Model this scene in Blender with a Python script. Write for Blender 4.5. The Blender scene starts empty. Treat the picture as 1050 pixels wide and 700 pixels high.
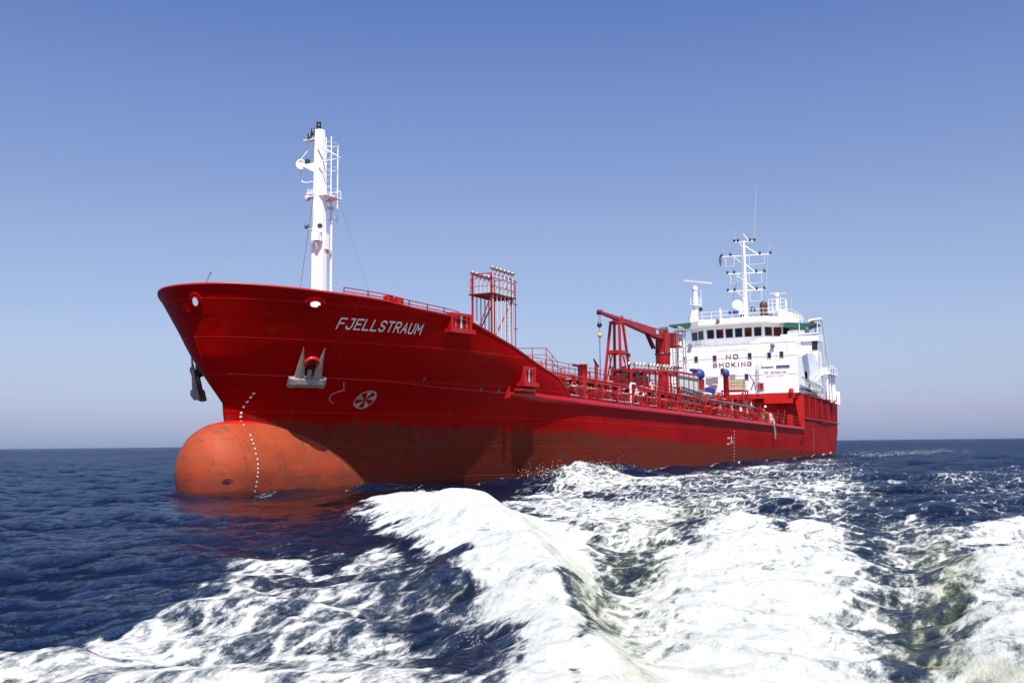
import bpy, bmesh, math, random
import numpy as np
from mathutils import Vector, Matrix
R = math.radians
random.seed(7)
C = bpy.context.scene.collection

# ---------------------------------------------------------------- camera
TH = R(27.2)
AX = np.array([-math.sin(TH), math.cos(TH), 0.0])      # to the right of the picture, in ship axes
AF = np.array([-math.cos(TH), -math.sin(TH), 0.0])     # into the picture
CAM = np.array([79.8, 31.6, 2.1])
pitch = math.atan(104.5 / 1021.0); roll = math.atan(11 / 1050.0)
UP = np.array([0, 0, 1.0])
cf = AF * math.cos(pitch) + UP * math.sin(pitch)
cu = -AF * math.sin(pitch) + UP * math.cos(pitch)
cr = AX * math.cos(roll) - cu * math.sin(roll)
cu = cu * math.cos(roll) + AX * math.sin(roll)
cd = bpy.data.cameras.new('camera'); cam = bpy.data.objects.new('camera', cd); C.objects.link(cam)
cam.matrix_world = Matrix(((cr[0], cu[0], -cf[0], CAM[0]), (cr[1], cu[1], -cf[1], CAM[1]), (cr[2], cu[2], -cf[2], CAM[2]), (0, 0, 0, 1)))
cd.sensor_width = 36; cd.lens = 1021 / 1050 * 36; cd.clip_start = 0.1; cd.clip_end = 80000
bpy.context.scene.camera = cam

# ---------------------------------------------------------------- sky and sun
SUN_EL = 58
sunv = -AF * 1.0 + AX * 0.16                         # almost straight behind the camera boat
sunv /= np.linalg.norm(sunv)
sd = Vector((sunv[0] * math.cos(R(SUN_EL)), sunv[1] * math.cos(R(SUN_EL)), math.sin(R(SUN_EL))))
w = bpy.data.worlds.new('World'); bpy.context.scene.world = w; w.use_nodes = True
nt = w.node_tree; bg = nt.nodes['Background']
sky = nt.nodes.new('ShaderNodeTexSky'); sky.sky_type = 'NISHITA'; sky.sun_disc = False
sky.sun_elevation = R(SUN_EL); sky.sun_rotation = math.atan2(sd.x, sd.y)
sky.air_density = 1.0; sky.dust_density = 0.6; sky.ozone_density = 2.0
# tint of the air by elevation: a hazy mauve band over the horizon, purer blue above
tc = nt.nodes.new('ShaderNodeTexCoord'); sx = nt.nodes.new('ShaderNodeSeparateXYZ'); nt.links.new(tc.outputs['Generated'], sx.inputs[0])
rp = nt.nodes.new('ShaderNodeValToRGB'); nt.links.new(sx.outputs['Z'], rp.inputs[0])
SKYTINT = [(0.0063, (0.425, 0.525, 1.0)), (0.024, (0.485, 0.510, 0.870)), (0.053, (0.592, 0.583, 0.810)), (0.102, (0.745, 0.685, 0.815)),
           (0.198, (0.885, 0.780, 0.860)), (0.335, (0.806, 0.789, 0.975)), (0.419, (0.657, 0.712, 0.994))]
el = rp.color_ramp.elements
while len(el) < len(SKYTINT): el.new(0.5)
for e, (p, c) in zip(el, SKYTINT): e.position = p; e.color = (*c, 1)
mx = nt.nodes.new('ShaderNodeMix'); mx.data_type = 'RGBA'; mx.blend_type = 'MULTIPLY'; mx.inputs[0].default_value = 1
nt.links.new(sky.outputs[0], mx.inputs[6]); nt.links.new(rp.outputs[0], mx.inputs[7]); nt.links.new(mx.outputs[2], bg.inputs[0])
bg.inputs[1].default_value = 0.103
ld = bpy.data.lights.new('sun', 'SUN'); ld.energy = 5.0; ld.angle = R(0.5); ld.color = (1, 0.95, 0.88)
sun = bpy.data.objects.new('sun', ld); C.objects.link(sun); sun.rotation_euler = sd.to_track_quat('Z', 'Y').to_euler()
vs = bpy.context.scene.view_settings
vs.view_transform = 'Standard'; vs.look = 'None'; vs.gamma = 1; vs.exposure = 0.5; vs.use_curve_mapping = False
bpy.context.scene.cycles.use_denoising = True
bpy.context.scene.cycles.max_bounces = 6

# ---------------------------------------------------------------- materials
class NB:
    """small node builder"""
    def __init__(s, name):
        s.m = bpy.data.materials.new(name); s.m.use_nodes = True; s.t = s.m.node_tree; s.p = s.t.nodes['Principled BSDF']
    def n(s, typ, **k):
        x = s.t.nodes.new(typ)
        for a, v in k.items(): setattr(x, a, v)
        return x
    def L(s, a, b): s.t.links.new(a, b)
    def val(s, x, sock):
        if isinstance(x, (int, float)): sock.default_value = x
        elif isinstance(x, tuple): sock.default_value = (*x, 1) if len(x) == 3 and sock.type == 'RGBA' else x
        else: s.L(x, sock)
    def math(s, op, a, b=0.0, c=0.0, clamp=False):
        x = s.n('ShaderNodeMath', operation=op, use_clamp=clamp)
        for i, v in enumerate((a, b, c)): s.val(v, x.inputs[i])
        return x.outputs[0]
    def mix(s, f, a, b, mode='MIX'):
        x = s.n('ShaderNodeMix', data_type='RGBA', blend_type=mode); s.val(f, x.inputs[0]); s.val(a, x.inputs[6]); s.val(b, x.inputs[7]); return x.outputs[2]
    def co(s, scale=(1, 1, 1), rot=(0, 0, 0)):
        t = s.n('ShaderNodeTexCoord'); m = s.n('ShaderNodeMapping'); m.inputs['Scale'].default_value = scale; m.inputs['Rotation'].default_value = rot
        s.L(t.outputs['Object'], m.inputs[0]); return m.outputs[0]
    def noise(s, co, scale=1, detail=3, rough=0.55, dist=0.0):
        x = s.n('ShaderNodeTexNoise'); s.L(co, x.inputs['Vector']); x.inputs['Scale'].default_value = scale; x.inputs['Detail'].default_value = detail
        x.inputs['Roughness'].default_value = rough; x.inputs['Distortion'].default_value = dist; return x.outputs['Fac']
    def ss(s, x, a, b):
        m = s.n('ShaderNodeMapRange', interpolation_type='SMOOTHSTEP'); s.val(x, m.inputs[0]); s.val(a, m.inputs[1]); s.val(b, m.inputs[2]); return m.outputs[0]
    def bump(s, h, strength=0.3, dist=0.02):
        b = s.n('ShaderNodeBump'); b.inputs['Strength'].default_value = strength; b.inputs['Distance'].default_value = dist; s.L(h, b.inputs['Height']); s.L(b.outputs[0], s.p.inputs['Normal']); return b
    def set(s, **k):
        for a, v in k.items(): s.val(v, s.p.inputs[a.replace('_', ' ')])
        return s.m

def paint(name, col, rough=0.45, dirt=0.25, dirtcol=(0.12, 0.05, 0.03), scale=1.3, spec=0.5, metal=0.0):
    b = NB(name); co = b.co((1, 1, 0.45)); n1 = b.noise(co, scale, 5, 0.65); n2 = b.noise(co, scale * 6, 3)
    c = b.mix(b.math('MULTIPLY', b.ss(n1, 0.5, 0.75), dirt), col, dirtcol)
    c = b.mix(b.math('MULTIPLY', n2, 0.25), c, tuple(x * 0.7 for x in col))
    b.set(Base_Color=c, Roughness=b.math('MULTIPLY_ADD', n1, 0.3, rough - 0.15), Metallic=metal); b.p.inputs['Specular IOR Level'].default_value = spec
    b.bump(n2, 0.15, 0.01); return b.m
RED = (0.36, 0.003, 0.003)
M = {}
M['red'] = paint('red_paint', RED, 0.4, 0.3)
M['deck_red'] = paint('deck_red_paint', (0.38, 0.008, 0.008), 0.5, 0.35)
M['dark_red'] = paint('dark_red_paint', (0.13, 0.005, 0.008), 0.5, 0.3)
M['orange_red'] = paint('orange_red_paint', (0.5, 0.008, 0.005), 0.4, 0.2)
M['white'] = paint('white_paint', (0.88, 0.88, 0.87), 0.35, 0.14, (0.45, 0.3, 0.2), 0.9)
M['offwhite'] = paint('off_white_paint', (0.62, 0.6, 0.56), 0.45, 0.35, (0.3, 0.2, 0.14))
M['black'] = paint('black_paint', (0.02, 0.02, 0.022), 0.4, 0.1)
M['grey'] = paint('grey_steel', (0.33, 0.33, 0.34), 0.4, 0.3, metal=0.3)
M['darkgrey'] = paint('dark_steel', (0.09, 0.095, 0.1), 0.45, 0.3)
M['blue'] = paint('blue_tarpaulin', (0.02, 0.045, 0.26), 0.55, 0.1)
M['green'] = paint('green_canvas', (0.01, 0.10, 0.065), 0.7, 0.1)
M['yellow'] = paint('yellow_paint', (0.6, 0.42, 0.03), 0.5, 0.1)
M['cream'] = paint('cream_plastic', (0.58, 0.5, 0.28), 0.5, 0.1)
M['anchor'] = paint('galvanised_anchor_steel', (0.27, 0.22, 0.19), 0.6, 0.9, (0.10, 0.05, 0.035), 2.5)
M['brown'] = paint('brown_leather_cover', (0.09, 0.022, 0.015), 0.6, 0.1)
M['ladder'] = paint('aluminium', (0.5, 0.52, 0.5), 0.4, 0.3, metal=0.4)
M['letter'] = paint('white_lettering_paint', (0.66, 0.64, 0.60), 0.5, 0.3)
M['faded'] = paint('faded_marking_paint', (0.34, 0.28, 0.20), 0.6, 0.5)
M['redletter'] = paint('red_lettering_paint', (0.22, 0.02, 0.03), 0.5, 0.3, (0.4, 0.3, 0.3))
M['greyletter'] = paint('faded_grey_lettering_paint', (0.45, 0.3, 0.32), 0.5, 0.3, (0.6, 0.5, 0.5))
b = NB('window_glass'); M['glass'] = b.set(Base_Color=(0.015, 0.02, 0.028), Roughness=0.04)
b = NB('window_glass_red_blind'); n1 = b.noise(b.co((1, 1, 3)), 0.9, 2); M['glass_red'] = b.set(Base_Color=b.mix(b.ss(n1, 0.42, 0.6), (0.11, 0.015, 0.006), (0.02, 0.008, 0.008)), Roughness=0.06)
b = NB('lamp_glass'); M['lens'] = b.set(Base_Color=(0.5, 0.52, 0.5), Roughness=0.1)
b = NB('green_glass'); M['lens_green'] = b.set(Base_Color=(0.01, 0.06, 0.04), Roughness=0.1)

# ---------------------------------------------------------------- mesh helpers
class MB:
    def __init__(s): s.v = []; s.f = []; s.sm = []
    def add(s, vs, fs, smooth=False):
        o = len(s.v); s.v += [tuple(map(float, v)) for v in vs]; s.f += [tuple(i + o for i in f) for f in fs]; s.sm += [smooth] * len(fs); return s
    def box(s, c, d, rot=None):
        """c centre, d full sizes, rot = Matrix 3x3"""
        P = [Vector((x * d[0] / 2, y * d[1] / 2, z * d[2] / 2)) for x in (-1, 1) for y in (-1, 1) for z in (-1, 1)]
        if rot is not None: P = [rot @ p for p in P]
        P = [p + Vector(c) for p in P]
        return s.add(P, [(0, 1, 3, 2), (4, 6, 7, 5), (0, 4, 5, 1), (2, 3, 7, 6), (0, 2, 6, 4), (1, 5, 7, 3)])
    def bb(s, a, b):
        return s.box([(a[i] + b[i]) / 2 for i in range(3)], [abs(a[i] - b[i]) for i in range(3)])
    def tube(s, pts, r, n=8, caps=True):
        pts = [Vector(p) for p in pts]; rs = r if isinstance(r, (list, tuple)) else [r] * len(pts)
        vs = []; fs = []; ref = None
        for i, p in enumerate(pts):
            t = (pts[min(i + 1, len(pts) - 1)] - pts[max(i - 1, 0)]).normalized()
            if ref is None: ref = Vector((0, 0, 1)) if abs(t.z) < 0.9 else Vector((1, 0, 0))
            u = t.cross(ref).normalized(); v2 = u.cross(t).normalized(); ref = v2
            for k in range(n):
                a = 2 * math.pi * k / n + math.pi / n; vs.append(p + rs[i] * (math.cos(a) * u + math.sin(a) * v2))
        for i in range(len(pts) - 1):
            for k in range(n): fs.append((i * n + k, i * n + (k + 1) % n, (i + 1) * n + (k + 1) % n, (i + 1) * n + k))
        s.add(vs, fs, n > 5)
        if caps: s.add(vs[:n], [tuple(range(n))]); s.add(vs[-n:], [tuple(range(n - 1, -1, -1))])
        return s
    def bar(s, a, b, w, h=None):
        a = Vector(a); b = Vector(b); h = h or w; t = (b - a); L = t.length; t.normalize()
        ref = Vector((0, 0, 1)) if abs(t.z) < 0.95 else Vector((1, 0, 0)); u = t.cross(ref).normalized(); v2 = u.cross(t)
        P = [q + i * u * w / 2 + j * v2 * h / 2 for q in (a, b) for i, j in ((-1, -1), (1, -1), (1, 1), (-1, 1))]
        return s.add(P, [(3, 2, 1, 0), (4, 5, 6, 7), (0, 1, 5, 4), (1, 2, 6, 5), (2, 3, 7, 6), (3, 0, 4, 7)])
    def lathe(s, c, prof, n=16, axis=(0, 0, 1)):
        """prof: (radius, height) along axis"""
        q = Vector((0, 0, 1)).rotation_difference(Vector(axis)); vs = []; fs = []
        for r, h in prof:
            for k in range(n):
                a = 2 * math.pi * k / n; vs.append(Vector(c) + q @ Vector((r * math.cos(a), r * math.sin(a), h)))
        for i in range(len(prof) - 1):
            for k in range(n): fs.append((i * n + k, i * n + (k + 1) % n, (i + 1) * n + (k + 1) % n, (i + 1) * n + k))
        s.add(vs, fs, True); s.add(vs[:n], [tuple(range(n - 1, -1, -1))]); s.add(vs[-n:], [tuple(range(n))]); return s
    def ball(s, c, r, n=12, sq=1.0):
        return s.lathe(c, [(max(1e-3, r * math.sin(math.pi * i / 8)), -r * sq * math.cos(math.pi * i / 8)) for i in range(9)], n)
    def prism(s, poly, a, off):
        """poly: 3-d points, extruded by vector off"""
        n = len(poly); P = [Vector(p) for p in poly]; Q = [p + Vector(off) for p in P]
        return s.add(P + Q, [tuple(range(n - 1, -1, -1)), tuple(range(n, 2 * n))] + [(i, (i + 1) % n, (i + 1) % n + n, i + n) for i in range(n)])
    def build(s, name, mat, parent=None, bevel=0.0):
        me = bpy.data.meshes.new(name); me.from_pydata(s.v, [], s.f); me.validate(); me.polygons.foreach_set('use_smooth', s.sm[:len(me.polygons)] if len(s.sm) >= len(me.polygons) else [False] * len(me.polygons))
        bm = bmesh.new(); bm.from_mesh(me); bmesh.ops.recalc_face_normals(bm, faces=bm.faces); bm.to_mesh(me); bm.free()
        me.materials.append(M[mat] if isinstance(mat, str) else mat)
        o = bpy.data.objects.new(name, me); C.objects.link(o); o.parent = parent
        if bevel: m = o.modifiers.new('bevel', 'BEVEL'); m.width = bevel; m.segments = 2; m.limit_method = 'ANGLE'
        return o
def thing(name, label, cat, group=None, loc=(0, 0, 0)):
    o = bpy.data.objects.new(name, None); C.objects.link(o); o.location = loc; o['label'] = label; o['category'] = cat
    if group: o['group'] = group
    return o
def tag(o, label, cat, group=None, kind=None):
    if label: o['label'] = label
    if cat: o['category'] = cat
    if group: o['group'] = group
    if kind: o['kind'] = kind
    return o
def add(a, b): return (a[0] + b[0], a[1] + b[1], a[2] + b[2])
def lerp(a, b, t): return tuple(a[i] + (b[i] - a[i]) * t for i in range(3))

# ---------------------------------------------------------------- sea
def hash2(ix, iy, seed):
    h = (ix * 374761393 + iy * 668265263 + seed * 974711) & 0xffffffff
    h = ((h ^ (h >> 13)) * 1274126177) & 0xffffffff
    return ((h ^ (h >> 16)) & 0xffff) / 65535.0
def vnoise(x, y, seed=0):
    fx = np.floor(x); fy = np.floor(y); ix = fx.astype(np.int64); iy = fy.astype(np.int64); tx = x - fx; ty = y - fy
    tx = tx * tx * tx * (tx * (tx * 6 - 15) + 10); ty = ty * ty * ty * (ty * (ty * 6 - 15) + 10)
    a = hash2(ix, iy, seed); b = hash2(ix + 1, iy, seed); c = hash2(ix, iy + 1, seed); d = hash2(ix + 1, iy + 1, seed)
    return (a + (b - a) * tx) * (1 - ty) + (c + (d - c) * tx) * ty
def sstep(x, a, b):
    t = np.clip((x - a) / (b - a), 0, 1); return t * t * (3 - 2 * t)
def fbm(x, y, oct_, seed, gain=0.5, lam=None, res=None, base=1.0):
    s = np.zeros_like(x); amp = 1.0; tot = 0.0; f = 1.0 / base
    ca, sa = 0.8, 0.6
    for o in range(oct_):
        k = 1.0 if res is None else 1 - sstep(res * 3.0 * f, 0.7, 1.3)
        s += amp * k * (vnoise(x * f, y * f, seed + o * 17) - 0.5); tot += amp; amp *= gain; f *= 2.03
        x, y = ca * x - sa * y + 3.7, sa * x + ca * y + 1.3
    return s / tot * 2
def polyd(px, py, poly):
    """signed distance, positive inside"""
    P = np.array(poly); n = len(P); d = np.full(px.shape, 1e9); ins = np.zeros(px.shape, bool)
    for i in range(n):
        ax, ay = P[i]; bx, by = P[(i + 1) % n]; ex, ey = bx - ax, by - ay
        t = np.clip(((px - ax) * ex + (py - ay) * ey) / (ex * ex + ey * ey + 1e-9), 0, 1)
        d = np.minimum(d, np.hypot(px - ax - t * ex, py - ay - t * ey))
        c = ((ay > py) != (by > py)) & (px < (bx - ax) * (py - ay) / (by - ay + 1e-12) + ax); ins ^= c
    return np.where(ins, d, -d)
def lined(px, py, line):
    """distance to a polyline with side sign (+ = left of travel) and interpolated third value"""
    best = np.full(px.shape, 1e9); sd_ = np.zeros(px.shape); val = np.zeros(px.shape)
    for (ax, ay, av), (bx, by, bv) in zip(line[:-1], line[1:]):
        ex, ey = bx - ax, by - ay; t = np.clip(((px - ax) * ex + (py - ay) * ey) / (ex * ex + ey * ey), 0, 1)
        qx = px - ax - t * ex; qy = py - ay - t * ey; d = np.hypot(qx, qy); k = d < best
        best = np.where(k, d, best); sd_ = np.where(k, d * np.sign(ex * qy - ey * qx), sd_); val = np.where(k, av + (bv - av) * t, val)
    return best, sd_, val

def hull_y0(x):
    if x > 43.5: return max(0.0, 2.2 * (1 - max(0, (x - 46.2) / 2.1) ** 2)) ** 0.5 * 1.48 if x < 48.3 else 0.0
    t = min(1, (45 - x) / 27.5); y = 8.0 * (1 - (1 - t) ** 2) ** (1 / .88); a = max(0, min(1, (-54 - x) / 16.)); return max(y - .5 * a * a * (3 - 2 * a), 2.3 if x > 36 else 0)
def build_sea():
    # fan of rings round the camera boat: fine where the sea is near, coarse towards the horizon
    r = [3.0]
    while r[-1] < 45000:
        q = r[-1]; st = min(max(q * q / 2000.0, 0.02), q * 0.006) if q < 260 else q * 0.02
        r.append(q + st)
    r = np.array(r)
    a = list(np.arange(-34, 34.001, 0.065)); a = [x for x in np.arange(-180, -34, 3.0)] + a + [x for x in np.arange(36, 180, 3.0)]
    a = np.radians(np.array(a)); na = len(a); nr = len(r)
    RR, AA = np.meshgrid(r, a, indexing='ij'); X = RR * np.sin(AA); Y = RR * np.cos(AA)
    res = np.maximum(np.gradient(r)[:, None] * np.ones_like(AA), np.where(np.abs(AA) < 0.6, RR * 0.00115, RR * 0.05)) * 0.8
    Z = np.zeros_like(X)
    rng = np.random.RandomState(5)
    wx = X + 0.8 * (vnoise(X / 5, Y / 5, 3) - 0.5); wy = Y + 0.8 * (vnoise(X / 5, Y / 5, 4) - 0.5)
    for k in range(46):
        lam = 0.45 * (22 ** (k / 45.0)); th = R(75) + rng.normal(0, 0.5); ph = rng.uniform(0, 6.28)
        A = 0.0088 * lam ** 0.85 * rng.uniform(0.6, 1.3)
        fade = 1 - sstep(res * 3.2 / lam, 0.6, 1.2)
        u = 2 * math.pi / lam * (wx * math.cos(th) + wy * math.sin(th)) + ph
        sw = np.sin(u); Z += A * fade * (sw + 0.25 * np.cos(2 * u))
    Z += 0.10 * fbm(X, Y, 5, 40, 0.55, res=res, base=2.6)
    SX = CAM[0] + AX[0] * X + AF[0] * Y; SY = CAM[1] + AX[1] * X + AF[1] * Y
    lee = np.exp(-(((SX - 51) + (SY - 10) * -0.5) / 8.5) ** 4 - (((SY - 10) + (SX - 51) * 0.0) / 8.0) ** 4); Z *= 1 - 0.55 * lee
    # ---- wake of the boat we stand on
    foam = np.zeros_like(X); calm = np.ones_like(X)
    jx = X + (0.05 + 0.016 * Y) * 2.0 * fbm(X, Y, 5, 60, 0.6, base=1.7); jy = Y + (0.05 + 0.045 * Y) * 2.0 * fbm(X, Y, 5, 70, 0.6, base=1.9)
    def region(poly, dens, soft=0.03):
        nonlocal foam
        d = polyd(jx, jy, poly); s = soft * RR
        foam = np.maximum(foam, dens * sstep(d, -s * 1.3, s * 2.2))
    for poly, dens, soft in FOAM: region(poly, dens, soft)
    for poly, dens, soft in CLEAR:
        d = polyd(jx, jy, poly); k = sstep(d, -soft * RR, soft * RR); foam = foam * (1 - k) + dens * k
    green = np.zeros_like(X)
    for li, (line, wl, wr) in enumerate(RIDGES):
        best, sgn, val = lined(X + 0.25 * fbm(X, Y, 3, 80, base=2.0), Y, line)
        wdt = np.where(sgn > 0, wl, wr) * (0.35 + 0.045 * Y); Z += val * (1 + 0.35 * fbm(X, Y, 4, 150 + li, 0.6, base=2.2)) * np.exp(-(best / wdt) ** 2)
        if li in (0, 4): green = np.maximum(green, np.exp(-((sgn * (-1 if li == 0 else 1) - 0.75 * wdt) / (0.45 * wdt)) ** 2) * sstep(Y, 5, 8) * (1 - sstep(Y, 17, 26)))
        if li in (1, 3): green = np.maximum(green, (0.6 if li == 1 else 0.3) * np.exp(-(best / (wdt * 1.2)) ** 2))
    # ---- bow wave and hull wash of the tanker (ship axes)
    SX = CAM[0] + AX[0] * X + AF[0] * Y; SY = CAM[1] + AX[1] * X + AF[1] * Y
    for cx, cy, sx_, sy_, h in BUMPS:
        Z += h * np.exp(-((SX - cx) / sx_) ** 2 - ((SY - cy) / sy_) ** 2)
    # foam is lumpy: real relief
    fs = np.clip(foam, 0, 1)
    lump = fbm(X, Y, 7, 90, 0.52, res=res, base=1.1)
    ridged = 1 - np.abs(fbm(X, Y, 6, 120, 0.65, res=res, base=0.35)) * 2
    Z += fs ** 2.5 * (0.07 + 0.0025 * Y) * lump * np.minimum(1, 0.45 + Y / 30) + fs * 0.02 * ridged
    # thin foam where the sea laps the shell
    hx_ = np.linspace(-66, 46, 225); hyv = np.array([hull_y0(q) for q in hx_]); dH = np.abs(np.abs(SY) - np.interp(SX, hx_, hyv)) + np.where((SX > 48.6) | (SX < -66), 9, 0)
    foam = np.maximum(foam, (0.62 - 0.1 * (SX > 30)) * np.exp(-(dH / 0.28) ** 2))
    keep = np.where(Y > 0, 1.0, 0.0)
    W = np.stack([SX, SY, Z], -1).reshape(-1, 3)
    idx = np.arange(nr * na).reshape(nr, na); nx = np.roll(idx, -1, axis=1)
    q = np.stack([idx[:-1], nx[:-1], nx[1:], idx[1:]], -1).reshape(-1, 4)[:, ::-1]
    me = bpy.data.meshes.new('sea'); me.vertices.add(len(W)); me.vertices.foreach_set('co', W.astype(np.float32).ravel())
    me.loops.add(q.size); me.loops.foreach_set('vertex_index', q.astype(np.int32).ravel())
    me.polygons.add(len(q)); me.polygons.foreach_set('loop_start', np.arange(0, q.size, 4, dtype=np.int32)); me.polygons.foreach_set('loop_total', np.full(len(q), 4, np.int32))
    me.update(calc_edges=True); me.polygons.foreach_set('use_smooth', np.ones(len(q), bool))
    at = me.attributes.new('foam', 'FLOAT', 'POINT'); at.data.foreach_set('value', foam.astype(np.float32).ravel())
    churn = np.clip(foam * 1.6, 0, 1); 
    at = me.attributes.new('lump', 'FLOAT', 'POINT'); at.data.foreach_set('value', lump.astype(np.float32).ravel())
    at = me.attributes.new('lee', 'FLOAT', 'POINT'); at.data.foreach_set('value', lee.astype(np.float32).ravel())
    at = me.attributes.new('green', 'FLOAT', 'POINT'); at.data.foreach_set('value', green.astype(np.float32).ravel())
    me.materials.append(sea_material())
    o = bpy.data.objects.new('sea', me); C.objects.link(o); o['kind'] = 'structure'; o['label'] = 'dark blue choppy sea streaked with white wake foam'
    if W[:, 2].size and q.shape[0]:
        n = me.polygons[len(q) // 3].normal
        if n.z < 0: me.flip_normals()
    return X, Y, Z, foam, W

def sea_material():
    b = NB('sea_water')
    at = b.n('ShaderNodeAttribute', attribute_name='foam'); fo = at.outputs['Fac']
    al = b.n('ShaderNodeAttribute', attribute_name='lump'); lu = al.outputs['Fac']
    co = b.co((1, 1, 1), (0, 0, -TH))
    cs = b.co((0.5, 1.0, 1.0), (0, 0, R(20)))
    n1 = b.noise(cs, 2.8, 10, 0.72, 0.5); n2 = b.noise(cs, 13.0, 7, 0.72, 0.3); n0 = b.noise(cs, 0.45, 3, 0.5, 0.3)
    vor = b.n('ShaderNodeTexVoronoi', feature='DISTANCE_TO_EDGE'); vor.inputs['Scale'].default_value = 2.6
    wob = b.n('ShaderNodeMix', data_type='VECTOR'); wob.inputs[0].default_value = 0.12
    nc = b.n('ShaderNodeTexNoise'); b.L(cs, nc.inputs['Vector']); nc.inputs['Scale'].default_value = 3.0; nc.inputs['Detail'].default_value = 4
    b.L(cs, wob.inputs[4]); b.L(nc.outputs['Color'], wob.inputs[5]); b.L(wob.outputs[1], vor.inputs['Vector'])
    lace = b.math('SUBTRACT', 1.0, b.ss(vor.outputs['Distance'], 0.0, 0.16))
    def cen(x, k): return b.math('MULTIPLY', b.math('SUBTRACT', x, 0.5), k)
    nz = b.math('ADD', b.math('ADD', cen(n1, 1.9), cen(n2, 1.3)), b.math('ADD', cen(n0, 0.7), cen(lace, 0.28)))
    nz = b.math('ADD', nz, b.math('MULTIPLY', lu, 0.25))
    t = b.math('ADD', b.math('SUBTRACT', fo, 0.5), nz)
    gate = b.ss(fo, 0.03, 0.22)
    cover = b.math('MULTIPLY', b.ss(t, -0.12, 0.34), gate)
    thin = b.math('MULTIPLY', b.ss(t, -0.45, 0.10), b.ss(fo, 0.08, 0.5))
    # water under and round the foam is full of fine bubbles: paler, greener
    gr = b.n('ShaderNodeAttribute', attribute_name='green').outputs['Fac']
    deep = b.mix(b.ss(n0, 0.3, 0.7), (0.0015, 0.006, 0.024), (0.003, 0.012, 0.046))
    deep = b.mix(b.math('MULTIPLY', b.n('ShaderNodeAttribute', attribute_name='lee').outputs['Fac'], 0.9), deep, (0.003, 0.005, 0.005))  # water colour itself darkened off the bow to bring out the hull's reflection
    bub = b.mix(gr, (0.06, 0.08, 0.09), (0.16, 0.18, 0.07))
    wat = b.mix(b.math('MULTIPLY', thin, 0.85), b.mix(b.math('MULTIPLY', gr, 0.6), deep, (0.03, 0.04, 0.02)), bub)
    f2 = b.noise(b.co(), 22.0, 5, 0.75)
    stk = b.noise(b.co((1.0, 0.22, 1.0), (0, 0, -TH - R(12))), 5.5, 7, 0.7, 0.4)
    foc = b.mix(b.ss(b.math('ADD', b.math('ADD', nz, cen(stk, 2.2)), b.math('ADD', cen(n2, 1.4), cen(f2, 0.9))), -0.75, 0.65), (0.40, 0.43, 0.41), (0.64, 0.64, 0.635))
    foc = b.mix(b.math('MULTIPLY', gr, b.math('MULTIPLY_ADD', n1, 0.9, 0.0)), foc, (0.42, 0.44, 0.28))
    col = b.mix(cover, wat, foc)
    b.set(Base_Color=col, Roughness=0.65, IOR=1.33)
    b.p.inputs['Specular IOR Level'].default_value = 0.0
    # ripples
    r1 = b.noise(b.co((1, 0.5, 1), (0, 0, R(-12))), 4.5, 7, 0.66, 0.3); r2 = b.noise(b.co((1, 0.5, 1), (0, 0, R(25))), 0.55, 8, 0.62, 0.2)
    bu1 = b.n('ShaderNodeBump'); bu1.inputs['Strength'].default_value = 1.0; bu1.inputs['Distance'].default_value = 2.2; lee = b.n('ShaderNodeAttribute', attribute_name='lee').outputs['Fac']; b.L(b.math('MULTIPLY_ADD', lee, -0.88, 1.0), bu1.inputs['Strength']); b.L(r2, bu1.inputs['Height'])
    bu2 = b.n('ShaderNodeBump'); bu2.inputs['Strength'].default_value = 1.0; bu2.inputs['Distance'].default_value = 0.15; b.L(r1, bu2.inputs['Height']); b.L(b.math('MULTIPLY_ADD', lee, -0.72, 1.0), bu2.inputs['Strength']); b.L(bu1.outputs[0], bu2.inputs['Normal'])
    fh = b.math('MULTIPLY', b.math('ADD', b.math('ADD', n2, b.math('MULTIPLY', f2, 0.5)), b.math('MULTIPLY', n1, 1.5)), cover)
    bu3 = b.n('ShaderNodeBump'); bu3.inputs['Strength'].default_value = 0.7; bu3.inputs['Distance'].default_value = 0.05; b.L(fh, bu3.inputs['Height'])
    # foam sits on the broad swell, not on the ripples
    mixn = b.n('ShaderNodeMix', data_type='VECTOR'); b.L(cover, mixn.inputs[0]); b.L(bu2.outputs[0], mixn.inputs[4]); b.L(bu3.outputs[0], mixn.inputs[5])
    b.L(mixn.outputs[1], b.p.inputs['Normal'])
    # wind-roughened water: mirror part limited, as the facets that face the eye are never all at grazing angles
    fr = b.n('ShaderNodeFresnel'); fr.inputs['IOR'].default_value = 1.33; b.L(bu2.outputs[0], fr.inputs['Normal'])
    gl = b.n('ShaderNodeBsdfGlossy'); gl.inputs['Roughness'].default_value = 0.06; gl.inputs['Color'].default_value = (0.80, 0.90, 1.0, 1); b.L(bu2.outputs[0], gl.inputs['Normal'])
    fac = b.math('MULTIPLY', b.math('MINIMUM', b.math('MULTIPLY', fr.outputs[0], 1.4), 0.80), b.math('SUBTRACT', 1.0, cover))
    ms = b.n('ShaderNodeMixShader'); b.L(fac, ms.inputs[0]); b.L(b.p.outputs[0], ms.inputs[1]); b.L(gl.outputs[0], ms.inputs[2]); b.L(ms.outputs[0], b.t.nodes['Material Output'].inputs['Surface'])
    return b.m

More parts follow.
